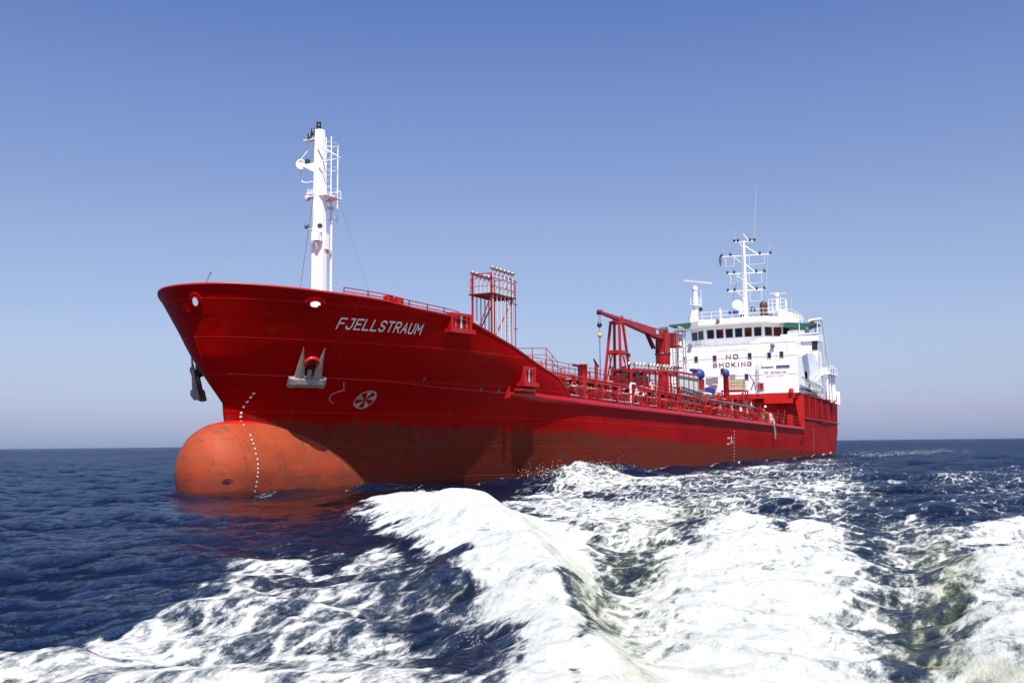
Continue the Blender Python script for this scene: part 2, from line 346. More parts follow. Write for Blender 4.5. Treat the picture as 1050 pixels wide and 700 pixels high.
# outlines of the foam, in metres right of and ahead of the camera boat's stern
FOAM = [
 ([(-6.56, 11.66), (-5.11, 11.18), (-5.11, 12.19), (-4.65, 12.84), (-4.28, 14.26), (-4.77, 15.78), (-4.80, 18.17), (-3.87, 17.67), (-3.10, 18.17), (-2.35, 19.19), (-1.37, 16.31), (-0.83, 14.96), (-0.41, 11.32), (0.10, 8.86), (0.02, 3.57), (-2.76, 3.62)], 0.80, 0.012),
 ([(-4.31, 28.76), (-4.73, 36.27), (-4.09, 41.53), (-2.10, 38.28), (-0.21, 32.34), (1.85, 23.17), (1.04, 15.03), (0.67, 11.26), (0.64, 8.35), (0.35, 3.57), (0.02, 3.57), (0.01, 8.86), (-0.31, 9.84), (-0.55, 11.93), (-0.88, 14.67), (-1.68, 17.90), (-2.62, 21.02)], 1.15, 0.010),
 ([(-0.94, 36.19), (1.39, 42.82), (4.07, 37.13), (6.04, 32.30), (3.83, 22.94), (1.57, 22.26)], 0.85, 0.02),
 ([(1.25, 20.62), (3.05, 23.79), (3.40, 20.40), (1.51, 8.31), (0.61, 3.56), (0.22, 3.57), (0.53, 9.02)], 0.88, 0.015),
 ([(2.09, 18.01), (4.18, 25.03), (6.84, 27.93), (9.23, 29.53), (8.12, 23.19), (5.43, 14.70), (3.99, 11.08), (3.53, 9.25), (5.20, 8.16), (1.87, 3.09), (0.19, 3.12), (0.87, 9.00), (1.49, 11.81)], 1.12, 0.028),
 ([(1.47, 45.49), (10.08, 59.86), (28.59, 90.87), (28.76, 79.22), (13.76, 36.58), (8.81, 24.44), (4.40, 23.63), (2.02, 28.62)], 0.60, 0.045),
 ([(5.43, 32.40), (10.28, 45.40), (19.59, 64.33), (20.24, 55.10), (11.49, 31.40), (7.51, 22.05), (3.40, 20.40)], 0.88, 0.045),
 ([(9.48, 22.29), (14.23, 27.61), (17.21, 26.46), (3.58, 4.99), (1.73, 5.04), (3.58, 9.25), (5.12, 12.25), (6.88, 15.66)], 1.05, 0.015),
 ([(20.06, 58.44), (44.01, 78.95), (19.58, 30.07), (13.07, 25.38), (10.15, 24.28)], 0.36, 0.04),
 ([(29.84, 94.83), (47.18, 144.42), (63.52, 174.63), (93.92, 210.30), (74.25, 161.06), (41.05, 111.47)], 0.6, 0.05),
 ([(0.93, 52.17), (1.97, 60.63), (3.42, 65.73), (6.90, 57.53), (12.56, 66.81), (34.34, 109.10), (28.03, 86.94), (9.60, 51.15), (3.62, 39.98), (1.22, 37.66)], 0.85, 0.02),
]
CLEAR = [
 ([(-5.24, 11.70), (-5.68, 13.84), (-5.24, 15.92), (-4.47, 15.03), (-3.85, 13.40), (-4.28, 12.14), (-4.63, 11.44)], 0.12, 0.006),
 ([(-5.45, 21.30), (-4.02, 21.16), (-2.83, 17.05), (-3.14, 15.76), (-3.73, 16.74)], 0.25, 0.008),
 ([(1.45, 20.60), (2.63, 22.14), (2.54, 18.73), (1.83, 14.97), (1.51, 14.04), (1.22, 15.01)], 0.48, 0.012),
 ([(0.89, 12.86), (1.49, 13.87), (1.38, 11.81), (1.10, 10.31), (0.74, 10.14), (0.69, 11.26)], 0.60, 0.012),
 ([(-2.54, 15.29), (-1.35, 16.08), (-0.79, 14.20), (-0.69, 12.46), (-1.70, 11.99), (-2.23, 13.06)], 0.40, 0.02),
 ([(-4.11, 14.62), (-2.68, 15.30), (-1.60, 15.43), (-1.07, 11.35), (-2.28, 10.48), (-3.52, 11.21), (-3.95, 13.17)], 0.56, 0.03),
 ([(-1.20, 11.65), (-0.68, 12.19), (-0.52, 10.78), (-0.07, 9.04), (0.11, 4.18), (-0.39, 4.19), (-0.80, 9.45)], 0.30, 0.012),
 ([(10.12, 27.47), (11.59, 27.99), (8.63, 19.87), (6.74, 15.67), (5.09, 12.25), (4.19, 10.54), (4.09, 10.80), (5.47, 14.70)], 0.58, 0.015),
 ([(8.87, 19.48), (10.41, 20.66), (9.13, 17.82), (8.05, 17.33)], 0.3, 0.02),
 ([(7.62, 31.09), (9.90, 31.66), (7.17, 23.30), (5.77, 22.72)], 0.42, 0.02),
]
RIDGES = [
 # crest line (x, y, height), width on its left, width on its right
 ([(1.0, 2.0, 0.15), (0.55, 8.04, 0.30), (0.56, 9.48, 0.42), (0.43, 12.96, 0.60), (-0.12, 17.45, 0.75), (-1.88, 27.13, 0.85), (-2.95, 29.96, 0.70), (-4.48, 35.10, 0.10)], 1.3, 0.8),
 ([(1.9, 4.0, -0.1), (0.93, 10.18, -0.18), (1.27, 13.24, -0.25), (2.14, 19.79, -0.30), (3.42, 26.62, -0.25), (5.69, 33.94, -0.10)], 0.55, 0.7),
 ([(3.0, 4.0, 0.1), (2.46, 11.07, 0.12), (3.75, 16.07, 0.13), (5.82, 22.08, 0.12), (10.12, 33.36, 0.05)], 1.0, 1.3),
 ([(3.4, 6.0, -0.1), (4.59, 12.12, -0.20), (6.42, 16.43, -0.25), (8.76, 23.42, -0.25), (13.67, 39.40, -0.15)], 0.7, 0.7),
 ([(5.0, 6.0, 0.2), (4.53, 10.04, 0.28), (7.34, 15.63, 0.22), (9.66, 21.62, 0.12), (13.56, 33.10, 0.03)], 0.8, 1.6),
 ([(-5.71, 10.16, 0.08), (-4.61, 10.10, 0.10), (-4.45, 10.68, 0.16), (-4.33, 11.67, 0.03), (-4.02, 12.99, 0.03), (-3.90, 13.55, 0.18), (-3.76, 14.74, 0.20), (-3.36, 16.08, 0.05), (-2.70, 15.84, 0.12), (-2.20, 17.96, 0.05)], 0.4, 0.7),
]
# (ship x, ship y, length, breadth, height) of the tanker's own bow wave and wash
BUMPS = [(30.6, 9.8, 2.0, 1.5, 0.62), (28.4, 9.9, 2.0, 1.6, 0.40), (26.2, 9.8, 2.8, 1.7, 0.62), (22.5, 9.4, 4.0, 1.4, 0.32), (38.0, 8.5, 4.0, 2.2, -0.2), (15, 8.8, 9, 1.2, 0.15), (-58, 6.0, 5.0, 3.0, 0.5), (49.5, 0.5, 1.2, 1.6, 0.18)]
sea = build_sea()

# ---- flung droplets over the breaking crests
def build_spray():
    X, Y, Z, foam, W = sea
    rng = np.random.RandomState(3); m = MB()
    crests = [((-3.69, 24.66, 0.30), (-2.45, 26.19, 0.90), 1100, .35), ((-2.45, 26.19, 0.90), (-0.13, 19.29, 0.70), 700, .25), ((-2.14, 18.16, 0.25), (-0.48, 10.51, 0.25), 700, .12), ((-0.50, 10.79, 0.20), (0.14, 8.78, 0.10), 500, .10), ((-0.10, 14.83, 0.60), (0.54, 9.11, 0.40), 600, .15), ((-4.20, 13.98, 0.20), (-3.62, 16.54, 0.15), 200, .12)]
    tet = [(1, 1, 1), (1, -1, -1), (-1, 1, -1), (-1, -1, 1)]
    oct_ = [(1, 0, 0), (-1, 0, 0), (0, 1, 0), (0, -1, 0), (0, 0, 1), (0, 0, -1)]; of = [(0, 2, 4), (2, 1, 4), (1, 3, 4), (3, 0, 4), (2, 0, 5), (1, 2, 5), (3, 1, 5), (0, 3, 5)]
    for a, b_, n, sp in crests:
        for _ in range(n):
            t = rng.rand(); x = a[0] + (b_[0] - a[0]) * t + rng.normal(0, sp * .6); y = a[1] + (b_[1] - a[1]) * t + rng.normal(0, sp * 1.2); z = a[2] + (b_[2] - a[2]) * t - .12 + abs(rng.normal(0, .14)) * sp * 2
            r_ = .00042 * y * rng.uniform(.3, 1.0) ** 2
            p = (CAM[0] + AX[0] * x + AF[0] * y, CAM[1] + AX[1] * x + AF[1] * y, z); m.add([(p[0] + r_ * v[0], p[1] + r_ * v[1], p[2] + r_ * v[2]) for v in oct_], of, True)
    for _ in range(900):
        x = rng.uniform(22, 33); y = 9.0 + rng.normal(0, .8); z = .35 + abs(rng.normal(0, .3)); r_ = .026 * rng.uniform(.25, 1) ** 2
        m.add([(x + r_ * v[0], y + r_ * v[1], z + r_ * v[2]) for v in oct_], of, True)
    b = NB('spray'); mt_ = b.set(Base_Color=(.9, .9, .9), Roughness=.5)
    o = m.build('spray', mt_); tag(o, 'white spray droplets flung over the breaking wake crests', 'spray', kind='stuff')
build_spray()

# ---------------------------------------------------------------- hull form (x forward, y to port, z up, metres)
def ip(x, xs_, ys_): return float(np.interp(x, xs_, ys_))
def xs(z): return ip(z, [-2, 0, 2, 3.37, 4.0, 4.76, 6.0, 7.3, 9.0], [44.0, 45.0, 45.9, 46.3, 46.35, 47.02, 47.84, 48.38, 49.16])
def xe(z): return ip(z, [-2, 0, 3, 7.5], [-60, -65, -68.5, -69.5])
def hy(x, z):
    d = xs(z) - x
    if d <= 0: return 0.0
    k = [-2, 0, 2, 4.6, 6.5, 8.7]
    L = ip(z, k, [30, 27.5, 25.5, 21.5, 17, 14.5]); n = ip(z, k, [2.0, 2.0, 2.0, 2.05, 2.15, 2.25]); m = ip(z, k, [.85, .88, .95, 1.05, 1.15, 1.25])
    t = min(1, d / L); y = 8.0 * (1 - (1 - t) ** n) ** (1 / m)
    rho = ip(z, [3.4, 4.6, 6.5, 9], [.03, .2, .9, 1.9]); y = math.sqrt(y * y + 2 * rho * d * math.exp(-d / 1.6))
    a = max(0, min(1, (-54 - x) / 16.)); return y - .5 * a * a * (3 - 2 * a)
def zkn(x): return ip(x, [-69, -35, 5, 21, 29.3, 33.5, 37.7, 40.5, 44.6, 48.6], [3.0, 3.47, 4.1, 4.33, 4.49, 4.74, 4.89, 5.08, 5.18, 5.3])
TX = [26.35, 26.4, 26.8, 27.35, 28.16, 30.04, 31.51, 33.69, 35.34, 37.49, 39.05, 41.26, 42.5, 44.08, 45.16, 46.24, 47.38, 48.05, 48.7, 48.91, 49.2]
TZ = [4.7, 4.75, 5.0, 5.34, 5.82, 6.21, 6.56, 7.15, 7.52, 8.04, 8.21, 8.37, 8.55, 8.68, 8.75, 8.84, 8.9, 8.93, 8.93, 8.92, 8.9]
def zdeck(x): return zkn(x) + 0.32
def ztop(x):
    if x < -41.6: return ip(x, [-69.5, -41.6], [7.3, 7.62])
    if x < 26.35: return zdeck(x)
    return ip(x, TX, TZ)

def hull_material():
    b = NB('hull_paint')
    t = b.n('ShaderNodeTexCoord'); sp = b.n('ShaderNodeSeparateXYZ'); b.L(t.outputs['Object'], sp.inputs[0]); X, Z = sp.outputs[0], sp.outputs[2]
    big = b.noise(b.co((0.35, 0.35, 0.8)), 0.5, 6, 0.6); st = b.noise(b.co((1.6, 1.6, 0.10)), 1.2, 5, 0.65); fine = b.noise(b.co(), 5, 5, 0.65)
    line = b.math('MULTIPLY_ADD', X, 0.0274, 1.96)
    above = b.math('SUBTRACT', Z, line)
    rag = b.math('ADD', above, b.math('ADD', b.math('MULTIPLY', b.math('SUBTRACT', st, 0.5), 1.3), b.math('MULTIPLY', b.math('SUBTRACT', big, 0.5), 0.9)))
    af = b.math('SUBTRACT', 1.0, b.ss(rag, -0.22, 0.22))
    rp1 = b.math('ADD', above, b.math('MULTIPLY', b.math('SUBTRACT', big, 0.5), 1.3))
    red = b.mix(b.ss(big, 0.35, 0.7), (0.29, 0.001, 0.001), (0.22, 0.001, 0.001))
    red = b.mix(b.math('MULTIPLY', b.ss(st, 0.52, 0.75), 0.45), red, (0.20, 0.004, 0.003))
    red = b.mix(b.math('MULTIPLY', b.ss(fine, 0.62, 0.75), 0.25), red, (0.16, 0.02, 0.02))
    terra = b.mix(b.ss(fine, 0.3, 0.7), (0.17, 0.024, 0.013), (0.11, 0.017, 0.010))
    terra = b.mix(b.math('MULTIPLY', b.ss(st, 0.5, 0.72), 0.55), terra, (0.13, 0.016, 0.010))
    low = b.math('SUBTRACT', 1.0, b.ss(b.math('ADD', Z, b.math('MULTIPLY', b.math('SUBTRACT', big, 0.5), 1.4)), 0.70, 0.86))
    terra = b.mix(b.math('MULTIPLY', low, 0.8), terra, (0.11, 0.022, 0.014))
    sm = b.noise(b.co((0.5, 0.5, 1.2)), 1.1, 6, 0.7)
    terra = b.mix(b.math('MULTIPLY', b.ss(sm, 0.53, 0.62), 0.65), terra, (0.085, 0.034, 0.026))
    col = b.mix(af, red, terra)
    # rust runs below scuppers and seams, scuffs from fenders, a wet band at the water
    rs = b.noise(b.co((2.6, 2.6, 0.06)), 1.0, 4, 0.6); rm = b.noise(b.co((0.25, 0.25, 0.5)), 0.8, 3)
    col = b.mix(b.math('MULTIPLY', b.math('MULTIPLY', b.ss(rs, 0.60, 0.70), b.ss(rm, 0.45, 0.6)), 0.6), col, (0.10, 0.025, 0.010))
    scf = b.noise(b.co((0.45, 0.45, 2.6)), 1.3, 6, 0.7)
    col = b.mix(b.math('MULTIPLY', b.ss(scf, 0.62, 0.68), 0.45), col, (0.07, 0.010, 0.010))
    wet = b.math('SUBTRACT', 1.0, b.ss(b.math('ADD', Z, b.math('MULTIPLY', fine, 0.3)), 0.25, 0.45)); col = b.mix(b.math('MULTIPLY', wet, 0.6), col, (0.045, 0.014, 0.010))
    # weld seams of the shell plating
    def seam(coord, step, wd):
        f = b.math('ABSOLUTE', b.math('SUBTRACT', b.math('FRACT', b.math('DIVIDE', coord, step)), 0.5)); return b.ss(f, 0.5 - wd / step, 0.5)
    zz = b.math('SUBTRACT', Z, b.math('MULTIPLY', X, 0.012))
    s_ = b.math('MAXIMUM', seam(zz, 1.55, 0.05), seam(X, 7.3, 0.04))
    col = b.mix(b.math('MULTIPLY', s_, 0.25), col, b.mix(af, (0.62, 0.03, 0.02), (0.2, 0.05, 0.03)))
    b.set(Base_Color=col, Roughness=b.math('ADD', b.math('MULTIPLY_ADD', big, 0.25, 0.38), b.math('MULTIPLY', af, 0.25)))
    b.p.inputs['IOR'].default_value = 1.11
    wav = b.noise(b.co((0.9, 0.9, 0.9)), 0.9, 2, 0.5)
    fm = b.math('ABSOLUTE', b.math('SINE', b.math('MULTIPLY', X, 4.2)))
    h = b.math('ADD', b.math('ADD', b.math('MULTIPLY', s_, 0.35), b.math('MULTIPLY', fm, 0.16)), b.math('ADD', b.math('MULTIPLY', wav, 1.3), b.math('MULTIPLY', fine, 0.08)))
    b.bump(h, 0.6, 0.05)
    return b.m
M['hull'] = hull_material()

ship = thing('tanker_ship', 'red chemical tanker with white superstructure and foremast, bulbous bow showing, under way', 'ship')

HOLES = [((48.72, 0.55, 8.23), 0.16, 0.22), ((45.38, 4.25, 8.25), 0.26, 0.17)]   # centre, half length, half height of the mooring holes in the bulwark
def build_hull():
    xt = []
    x = 50.28
    # columns by distance from the stem, finest at the bow
    d = [0.0]; q = 0.0; yl = 0.0
    while q < 17:
        q += 0.01; y_ = hy(xs(8.9) - q, 8.9)
        if math.hypot(q - d[-1], y_ - yl) > 0.15: d.append(q); yl = y_
    while d[-1] < 27: d.append(d[-1] + 0.4)
    while d[-1] < 98: d.append(d[-1] + 1.5)
    d = [q for q in d if q < 100]
    vs = []; cols = []
    nlow, nup = 16, 30
    def column(xtop):
        """column whose top vertex is at xtop"""
        zt = ztop(xtop); col = []
        f = (xs(zt) - xtop) / (xs(zt) - xe(zt))
        def px(z): return xs(z) - f * (xs(z) - xe(z))
        zk = zkn(xtop)
        zk = min(zk, zt - 0.05)
        for j in range(nlow): col.append(-1.6 + (zk + 1.6) * j / nlow)
        for j in range(nup + 1): col.append(zk + (zt - zk) * j / nup)
        return [(px(z), z) for z in col]
    xtops = [xs(8.95) - 0.002 - q for q in d]
    xtops = [q for q in xtops if not (-44 < q < -40)]
    xtops += [26.34, 26.42, 26.6, 26.9, 27.1, 27.35, -38, -39.5, -41.55, -41.65, -43, -67, -68.5, -69.45]
    xtops = sorted([q for q in xtops if q > -69.5], reverse=True)
    rows = nlow + nup + 1
    grid = {}
    m = MB()
    HL = []
    for c0, ru, rv in HOLES:
        P = Vector(c0); P.y = hy(P.x, P.z); T = Vector((-.02, hy(P.x - .02, P.z) - P.y, 0)).normalized(); V = Vector((0, hy(P.x, P.z + .1) - P.y, .1)).normalized(); N = V.cross(T).normalized(); N = N if N.y + N.x > 0 else -N; V = T.cross(N); V = V if V.z > 0 else -V
        HL.append((P, T, V, ru, rv, N))
    for side in (1, -1):
        base = len(m.v)
        for xt_ in xtops:
            for (x, z) in column(xt_): m.v.append((x, side * hy(x, z), z))
        for i in range(len(xtops) - 1):
            for j in range(rows - 1):
                q = (base + i * rows + j, base + (i + 1) * rows + j, base + (i + 1) * rows + j + 1, base + i * rows + j + 1)
                if side == 1 and m.v[q[0]][0] > 40:
                    c_ = Vector([sum(m.v[k][a_] for k in q) / 4 for a_ in range(3)])
                    if any(((c_ - H[0]).dot(H[1]) / H[3]) ** 2 + ((c_ - H[0]).dot(H[2]) / H[4]) ** 2 < 1.5 for H in HL): continue
                if 0:
                    cx = sum(m.v[k][0] for k in q) / 4; cz = sum(m.v[k][2] for k in q) / 4
                    if any(((cx - h[0][0]) / h[1]) ** 2 + ((cz - h[0][2]) / h[2]) ** 2 < 1 and abs(m.v[q[0]][1]) > .2 for h in HOLES): continue
                m.f.append(q if side > 0 else q[::-1]); m.sm.append(True)
        # transom
        last = base + (len(xtops) - 1) * rows
        if side == 1: tl = last
        else:
            for j in range(rows - 1): m.f.append((tl + j, last + j, last + j + 1, tl + j + 1)); m.sm.append(False)
    o = m.build('hull', 'hull', ship)
    md = o.modifiers.new('plate', 'SOLIDIFY'); md.thickness = 0.05; md.offset = -1
    return o, HL
hull, HL = build_hull()

def hp(x, z, off=0.0, side=1):
    """point on the shell plating and pushed out by off along its normal"""
    e = 0.05; y = hy(x, z); tx = Vector((e, hy(x + e, z) - y, 0)); tz = Vector((0, hy(x, z + e) - y, e)); n = tz.cross(tx).normalized()
    if n.y < 0: n = -n
    p = Vector((x, y, z)) + n * off
    if side < 0: p.y = -p.y
    return p

# bulbous bow
def build_bulb():
    m = MB(); n = 40; prof = []
    st = [(0.0, 0.02), (0.03, 0.38), (0.10, 0.70), (0.25, 1.05), (0.5, 1.38), (0.85, 1.66), (1.35, 1.88), (2.1, 2.02), (3.2, 2.10), (4.6, 2.2), (6.5, 2.38), (8.5, 2.65), (11.0, 3.0), (14, 3.2), (17, 3.0)]
    vs = []; fs = []
    x0 = 48.3; zc = 1.0
    for d, r in st:
        for k in range(n):
            a = 2 * math.pi * k / n
            top = math.sin(a)
            rz = r * (1.12 if top > 0 else 1.3)
            zz = zc + rz * top - 0.02 * d; 
            if top > 0 and d > 3: zz = zc + (rz * top) * (1 - 0.0 * d)
            vs.append((x0 - d, r * math.cos(a), zz))
    for i in range(len(st) - 1):
        for k in range(n): fs.append((i * n + k, (i + 1) * n + k, (i + 1) * n + (k + 1) % n, i * n + (k + 1) % n))
    fs.append(tuple(range(n))); m.add(vs, fs, True)
    b = NB('bulb_antifouling_paint'); t = b.n('ShaderNodeTexCoord'); sp = b.n('ShaderNodeSeparateXYZ'); b.L(t.outputs['Object'], sp.inputs[0]); Z = sp.outputs[2]
    fine = b.noise(b.co(), 4, 6, 0.65); big = b.noise(b.co((.5, .5, 1)), 0.9, 5, 0.6); sc = b.noise(b.co((3.5, 0.6, 0.35), (0, R(20), 0)), 1.5, 6, 0.7)
    c = b.mix(b.ss(big, 0.3, 0.7), (0.34, 0.060, 0.021), (0.27, 0.045, 0.018))
    c = b.mix(b.math('MULTIPLY', b.ss(fine, 0.58, 0.72), 0.3), c, (0.38, 0.11, 0.06))
    zz = b.math('ADD', Z, b.math('MULTIPLY', b.math('SUBTRACT', fine, 0.5), 0.35))
    c = b.mix(b.math('MULTIPLY', b.math('SUBTRACT', 1.0, b.ss(zz, 0.72, 0.84)), 0.65), c, (0.15, 0.032, 0.020))
    band = b.math('MULTIPLY', b.ss(zz, 0.7, 0.85), b.math('SUBTRACT', 1.0, b.ss(zz, 0.9, 1.15)))
    c = b.mix(b.math('MULTIPLY', band, 0.35), c, (0.20, 0.022, 0.010))
    c = b.mix(b.math('MULTIPLY', b.ss(sc, 0.55, 0.62), 0.75), c, (0.14, 0.05, 0.02))
    # rust run down the side from the root, dark scrape at the nose
    X = sp.outputs[0]; run = b.math('ABSOLUTE', b.math('SUBTRACT', X, b.math('ADD', b.math('MULTIPLY_ADD', Z, 0.30, 45.15), b.math('MULTIPLY', b.math('SUBTRACT', fine, 0.5), 0.5))))
    c = b.mix(b.math('MULTIPLY', b.math('SUBTRACT', 1.0, b.ss(run, 0.01, 0.06)), b.ss(Z, 1.2, 2.6)), c, (0.15, 0.06, 0.02))
    dx = b.math('SUBTRACT', X, 47.6); dz = b.math('SUBTRACT', Z, 0.62); rr = b.math('ADD', b.math('MULTIPLY', dx, dx), b.math('MULTIPLY', b.math('MULTIPLY', dz, dz), 3.0)); rr = b.math('ADD', rr, b.math('MULTIPLY', b.math('SUBTRACT', fine, 0.5), 0.12))
    c = b.mix(b.math('SUBTRACT', 1.0, b.ss(rr, 0.03, 0.06)), c, (0.03, 0.012, 0.012))
    wb = b.math('SUBTRACT', 1.0, b.ss(b.math('ADD', Z, b.math('MULTIPLY', fine, 0.2)), 0.20, 0.36)); c = b.mix(b.math('MULTIPLY', wb, 0.65), c, (0.06, 0.018, 0.012))
    sc2 = b.noise(b.co((1.2, 1.2, 5.0), (R(35), 0, 0)), 1.6, 7, 0.75); c = b.mix(b.math('MULTIPLY', b.ss(sc2, 0.57, 0.62), 0.55), c, (0.12, 0.03, 0.015))
    patch = b.noise(b.co((0.7, 0.7, 0.9)), 0.7, 8, 0.7); c = b.mix(b.math('MULTIPLY', b.ss(patch, 0.54, 0.57), 0.35), c, (0.40, 0.045, 0.018))
    sm1 = b.math('ABSOLUTE', b.math('SUBTRACT', X, 46.9)); c = b.mix(b.math('MULTIPLY', b.math('SUBTRACT', 1.0, b.ss(sm1, 0.01, 0.03)), 0.6), c, (0.12, 0.03, 0.015))
    # red topside paint reaches down over the root of the bulb
    xr = b.math('ADD', b.math('MULTIPLY', sp.outputs[0], -1.0), b.math('MULTIPLY', b.math('SUBTRACT', big, 0.5), 2.0))
    c = b.mix(b.ss(b.math('ADD', Z, b.math('MULTIPLY', fine, 0.12)), 3.12, 3.2), c, (0.55, 0.006, 0.004))
    b.set(Base_Color=c, Roughness=0.62); b.p.inputs['Specular IOR Level'].default_value = 0.2; b.bump(b.math('ADD', fine, b.math('MULTIPLY', big, 2.0)), 0.35, 0.03)
    return m.build('bulbous_bow', b.m, hull)
build_bulb()

# ---------------------------------------------------------------- fittings of the shell
def ring(P, T, V, ru, rv, r, name, mat, parent, n=28):
    m = MB(); pts = []
    for k in range(n + 1):
        a = 2 * math.pi * k / n; q = P + T * ru * math.cos(a) + V * rv * math.sin(a); pts.append(q)
    m.tube(pts, r, 8, False); return m.build(name, mat, parent)
def onshell(p, N):
    """slide p along N until it meets the shell"""
    lo, hi = -1.2, 1.2
    f = lambda t: hy(p.x + N.x * t, p.z + N.z * t) - (p.y + N.y * t)
    for _ in range(30):
        mid = (lo + hi) / 2
        if f(mid) > 0: lo = mid
        else: hi = mid
    return p + N * lo
for P, T, V, ru, rv, N in HL:
    m = MB(); n = 32; vs = []
    for k in range(n):
        a = 2 * math.pi * k / n
        for q, o_ in ((1.0, .0), (1.02, .045), (1.9, .04), (1.95, .0)):
            e = onshell(P + T * ru * q * math.cos(a) + V * rv * q * math.sin(a), N) + N * o_; vs.append(e)
    m.add(vs, [(4 * k + j, 4 * ((k + 1) % n) + j, 4 * ((k + 1) % n) + j + 1, 4 * k + j + 1) for k in range(n) for j in range(3)], True); m.build('doubler_plate', 'hull', hull)
    ring(P + N * 0.045, T, V, ru * 1.02, rv * 1.02, 0.035, 'mooring_hole_rim', 'hull', hull)
# cap rail along the whole top edge
for s_ in (1, -1):
    m = MB()
    a = [xs(8.9) - q for q in (-.01, .004, .015, .03, .06, .1, .16, .24, .35, .5, .7, .9)] + list(np.arange(48.1, 26.4, -0.4))
    m.tube([(x, s_ * hy(x, ztop(x)), ztop(x)) for x in a], 0.06, 6); m.build('bulwark_cap_rail', 'red', hull)
    # rubbing strake at the main deck edge, dark underneath
    m = MB(); xsn = list(np.arange(34.5, 26, -.5)) + list(np.arange(25, -44, -3.0)); vs = []; fs = []
    for x in xsn:
        zk = zkn(x); y = hy(x, zk); g = min(1, (34.6 - x) / 4.0) * min(1, (x + 43.9) / 2 + .2)
        for dy, dz in ((-.03, .30 * g), (.10 * g, .27 * g), (.24 * g, .10 * g), (.24 * g, .0), (-.03, -.14 * g)): vs.append((x, s_ * (hy(x, zk + dz) + dy), zk + dz))
    for i in range(len(xsn) - 1):
        for k in range(4): fs.append((i * 5 + k, i * 5 + k + 1, i * 5 + k + 6, i * 5 + k + 5))
    m.add(vs, fs, False); m.build('rubbing_strake', 'red', hull)
    # knuckle seam forward
    m = MB(); m.tube([tuple(hp(x, zkn(x) + .02, .0, s_)) for x in np.arange(46.9, 34, -0.5)], 0.03, 6); m.build('knuckle_seam', 'red', hull)
    # poop side: knuckle and stiffeners
    m = MB()
    for x0_, x1_ in ((-41.9, -69.3),):
        X_ = np.linspace(x0_, x1_, 14); m.tube([(x, s_ * (hy(x, 4.6) + .05), 4.75 - (x + 42) * -0.012) for x in X_], 0.09, 6)
    m.build('poop_knuckle', 'red', hull)
    for x in (-45.2, -49.2, -53.6, -58.4, -63.6):
        m = MB(); m.bar((x, s_ * (hy(x, 7.3) + .05), 7.35), (x - .2, s_ * (hy(x, 4.8) + .05), 4.8), 0.16, 0.14); m.build('poop_stiffener', 'red', hull)
    m = MB(); X_ = np.linspace(-41.5, -69.3, 14); m.tube([(x, s_ * hy(x, ztop(x - .2)), ztop(x - .2)) for x in X_], 0.10, 6); m.build('poop_cap_rail', 'red', hull)
    # slanted forward end of the poop side
    m = MB(); yo = hy(-42, 7.0)
    m.prism([(-41.5, s_ * (yo - .95), 7.65), (-41.5, s_ * (yo + .03), 7.65), (-41.5, s_ * (yo + .03), 3.5), (-41.5, s_ * (yo - .25), 3.5)], 0, (-.7, 0, 0)); m.build('poop_side_end', 'orange_red', hull)

# decks
def deck(name, x0_, x1_, zf, mat, inset=0.05, n=30):
    m = MB(); X_ = np.linspace(x0_, x1_, n); vs = []; fs = []
    for x in X_:
        z = zf(x); y = max(0.02, hy(x, z) - inset); vs += [(x, -y, z), (x, y, z), (x, -y, z - .08), (x, y, z - .08)]
    for i in range(n - 1):
        a = i * 4; b_ = a + 4; fs += [(a, a + 1, b_ + 1, b_), (a + 2, b_ + 2, b_ + 3, a + 3)]
    m.add(vs, fs); return m.build(name, mat, ship)
deck('forecastle_deck', 48.8, 33, lambda x: min(ztop(x) - 0.5, 7.35 + (x - 34) * 0.03), 'deck_red')
deck('main_deck', 33, -43, lambda x: zdeck(x) - 0.06, 'deck_red')
poop = deck('poop_deck', -41.9, -69.3, lambda x: 7.15, 'deck_red')
m = MB(); m.bb((33.0, -7.4, 4.5), (33.15, 7.4, 7.2)); m.build('forecastle_bulkhead', 'red', ship)

# lettering: text laid on the plane or the shell by a mapping (u, v) -> point
def text_mesh(s, fn, name, mat, parent, extrude=0.0, shear=0.0, bold=0.0, space=1.0, subdiv=0):
    cu_ = bpy.data.curves.new('t', 'FONT'); cu_.body = s; cu_.shear = shear; cu_.offset = bold; cu_.space_character = space; cu_.resolution_u = 3
    ob = bpy.data.objects.new('t', cu_); C.objects.link(ob); dg = bpy.context.evaluated_depsgraph_get(); me = bpy.data.meshes.new_from_object(ob.evaluated_get(dg))
    bpy.data.objects.remove(ob); bpy.data.curves.remove(cu_)
    bm = bmesh.new(); bm.from_mesh(me)
    if subdiv: bmesh.ops.subdivide_edges(bm, edges=bm.edges[:], cuts=subdiv); bmesh.ops.triangulate(bm, faces=bm.faces[:])
    x0_ = min(v.co.x for v in bm.verts); x1_ = max(v.co.x for v in bm.verts); y1_ = max(v.co.y for v in bm.verts); y0_ = min(0, min(v.co.y for v in bm.verts))
    y0_ = 0
    for v in bm.verts: v.co = fn((v.co.x - x0_) / (x1_ - x0_), (v.co.y - y0_) / (y1_ - y0_))
    bm.to_mesh(me); bm.free(); me.materials.clear(); me.materials.append(M[mat]); me.name = name
    o = bpy.data.objects.new(name, me); C.objects.link(o); o.parent = parent; return o
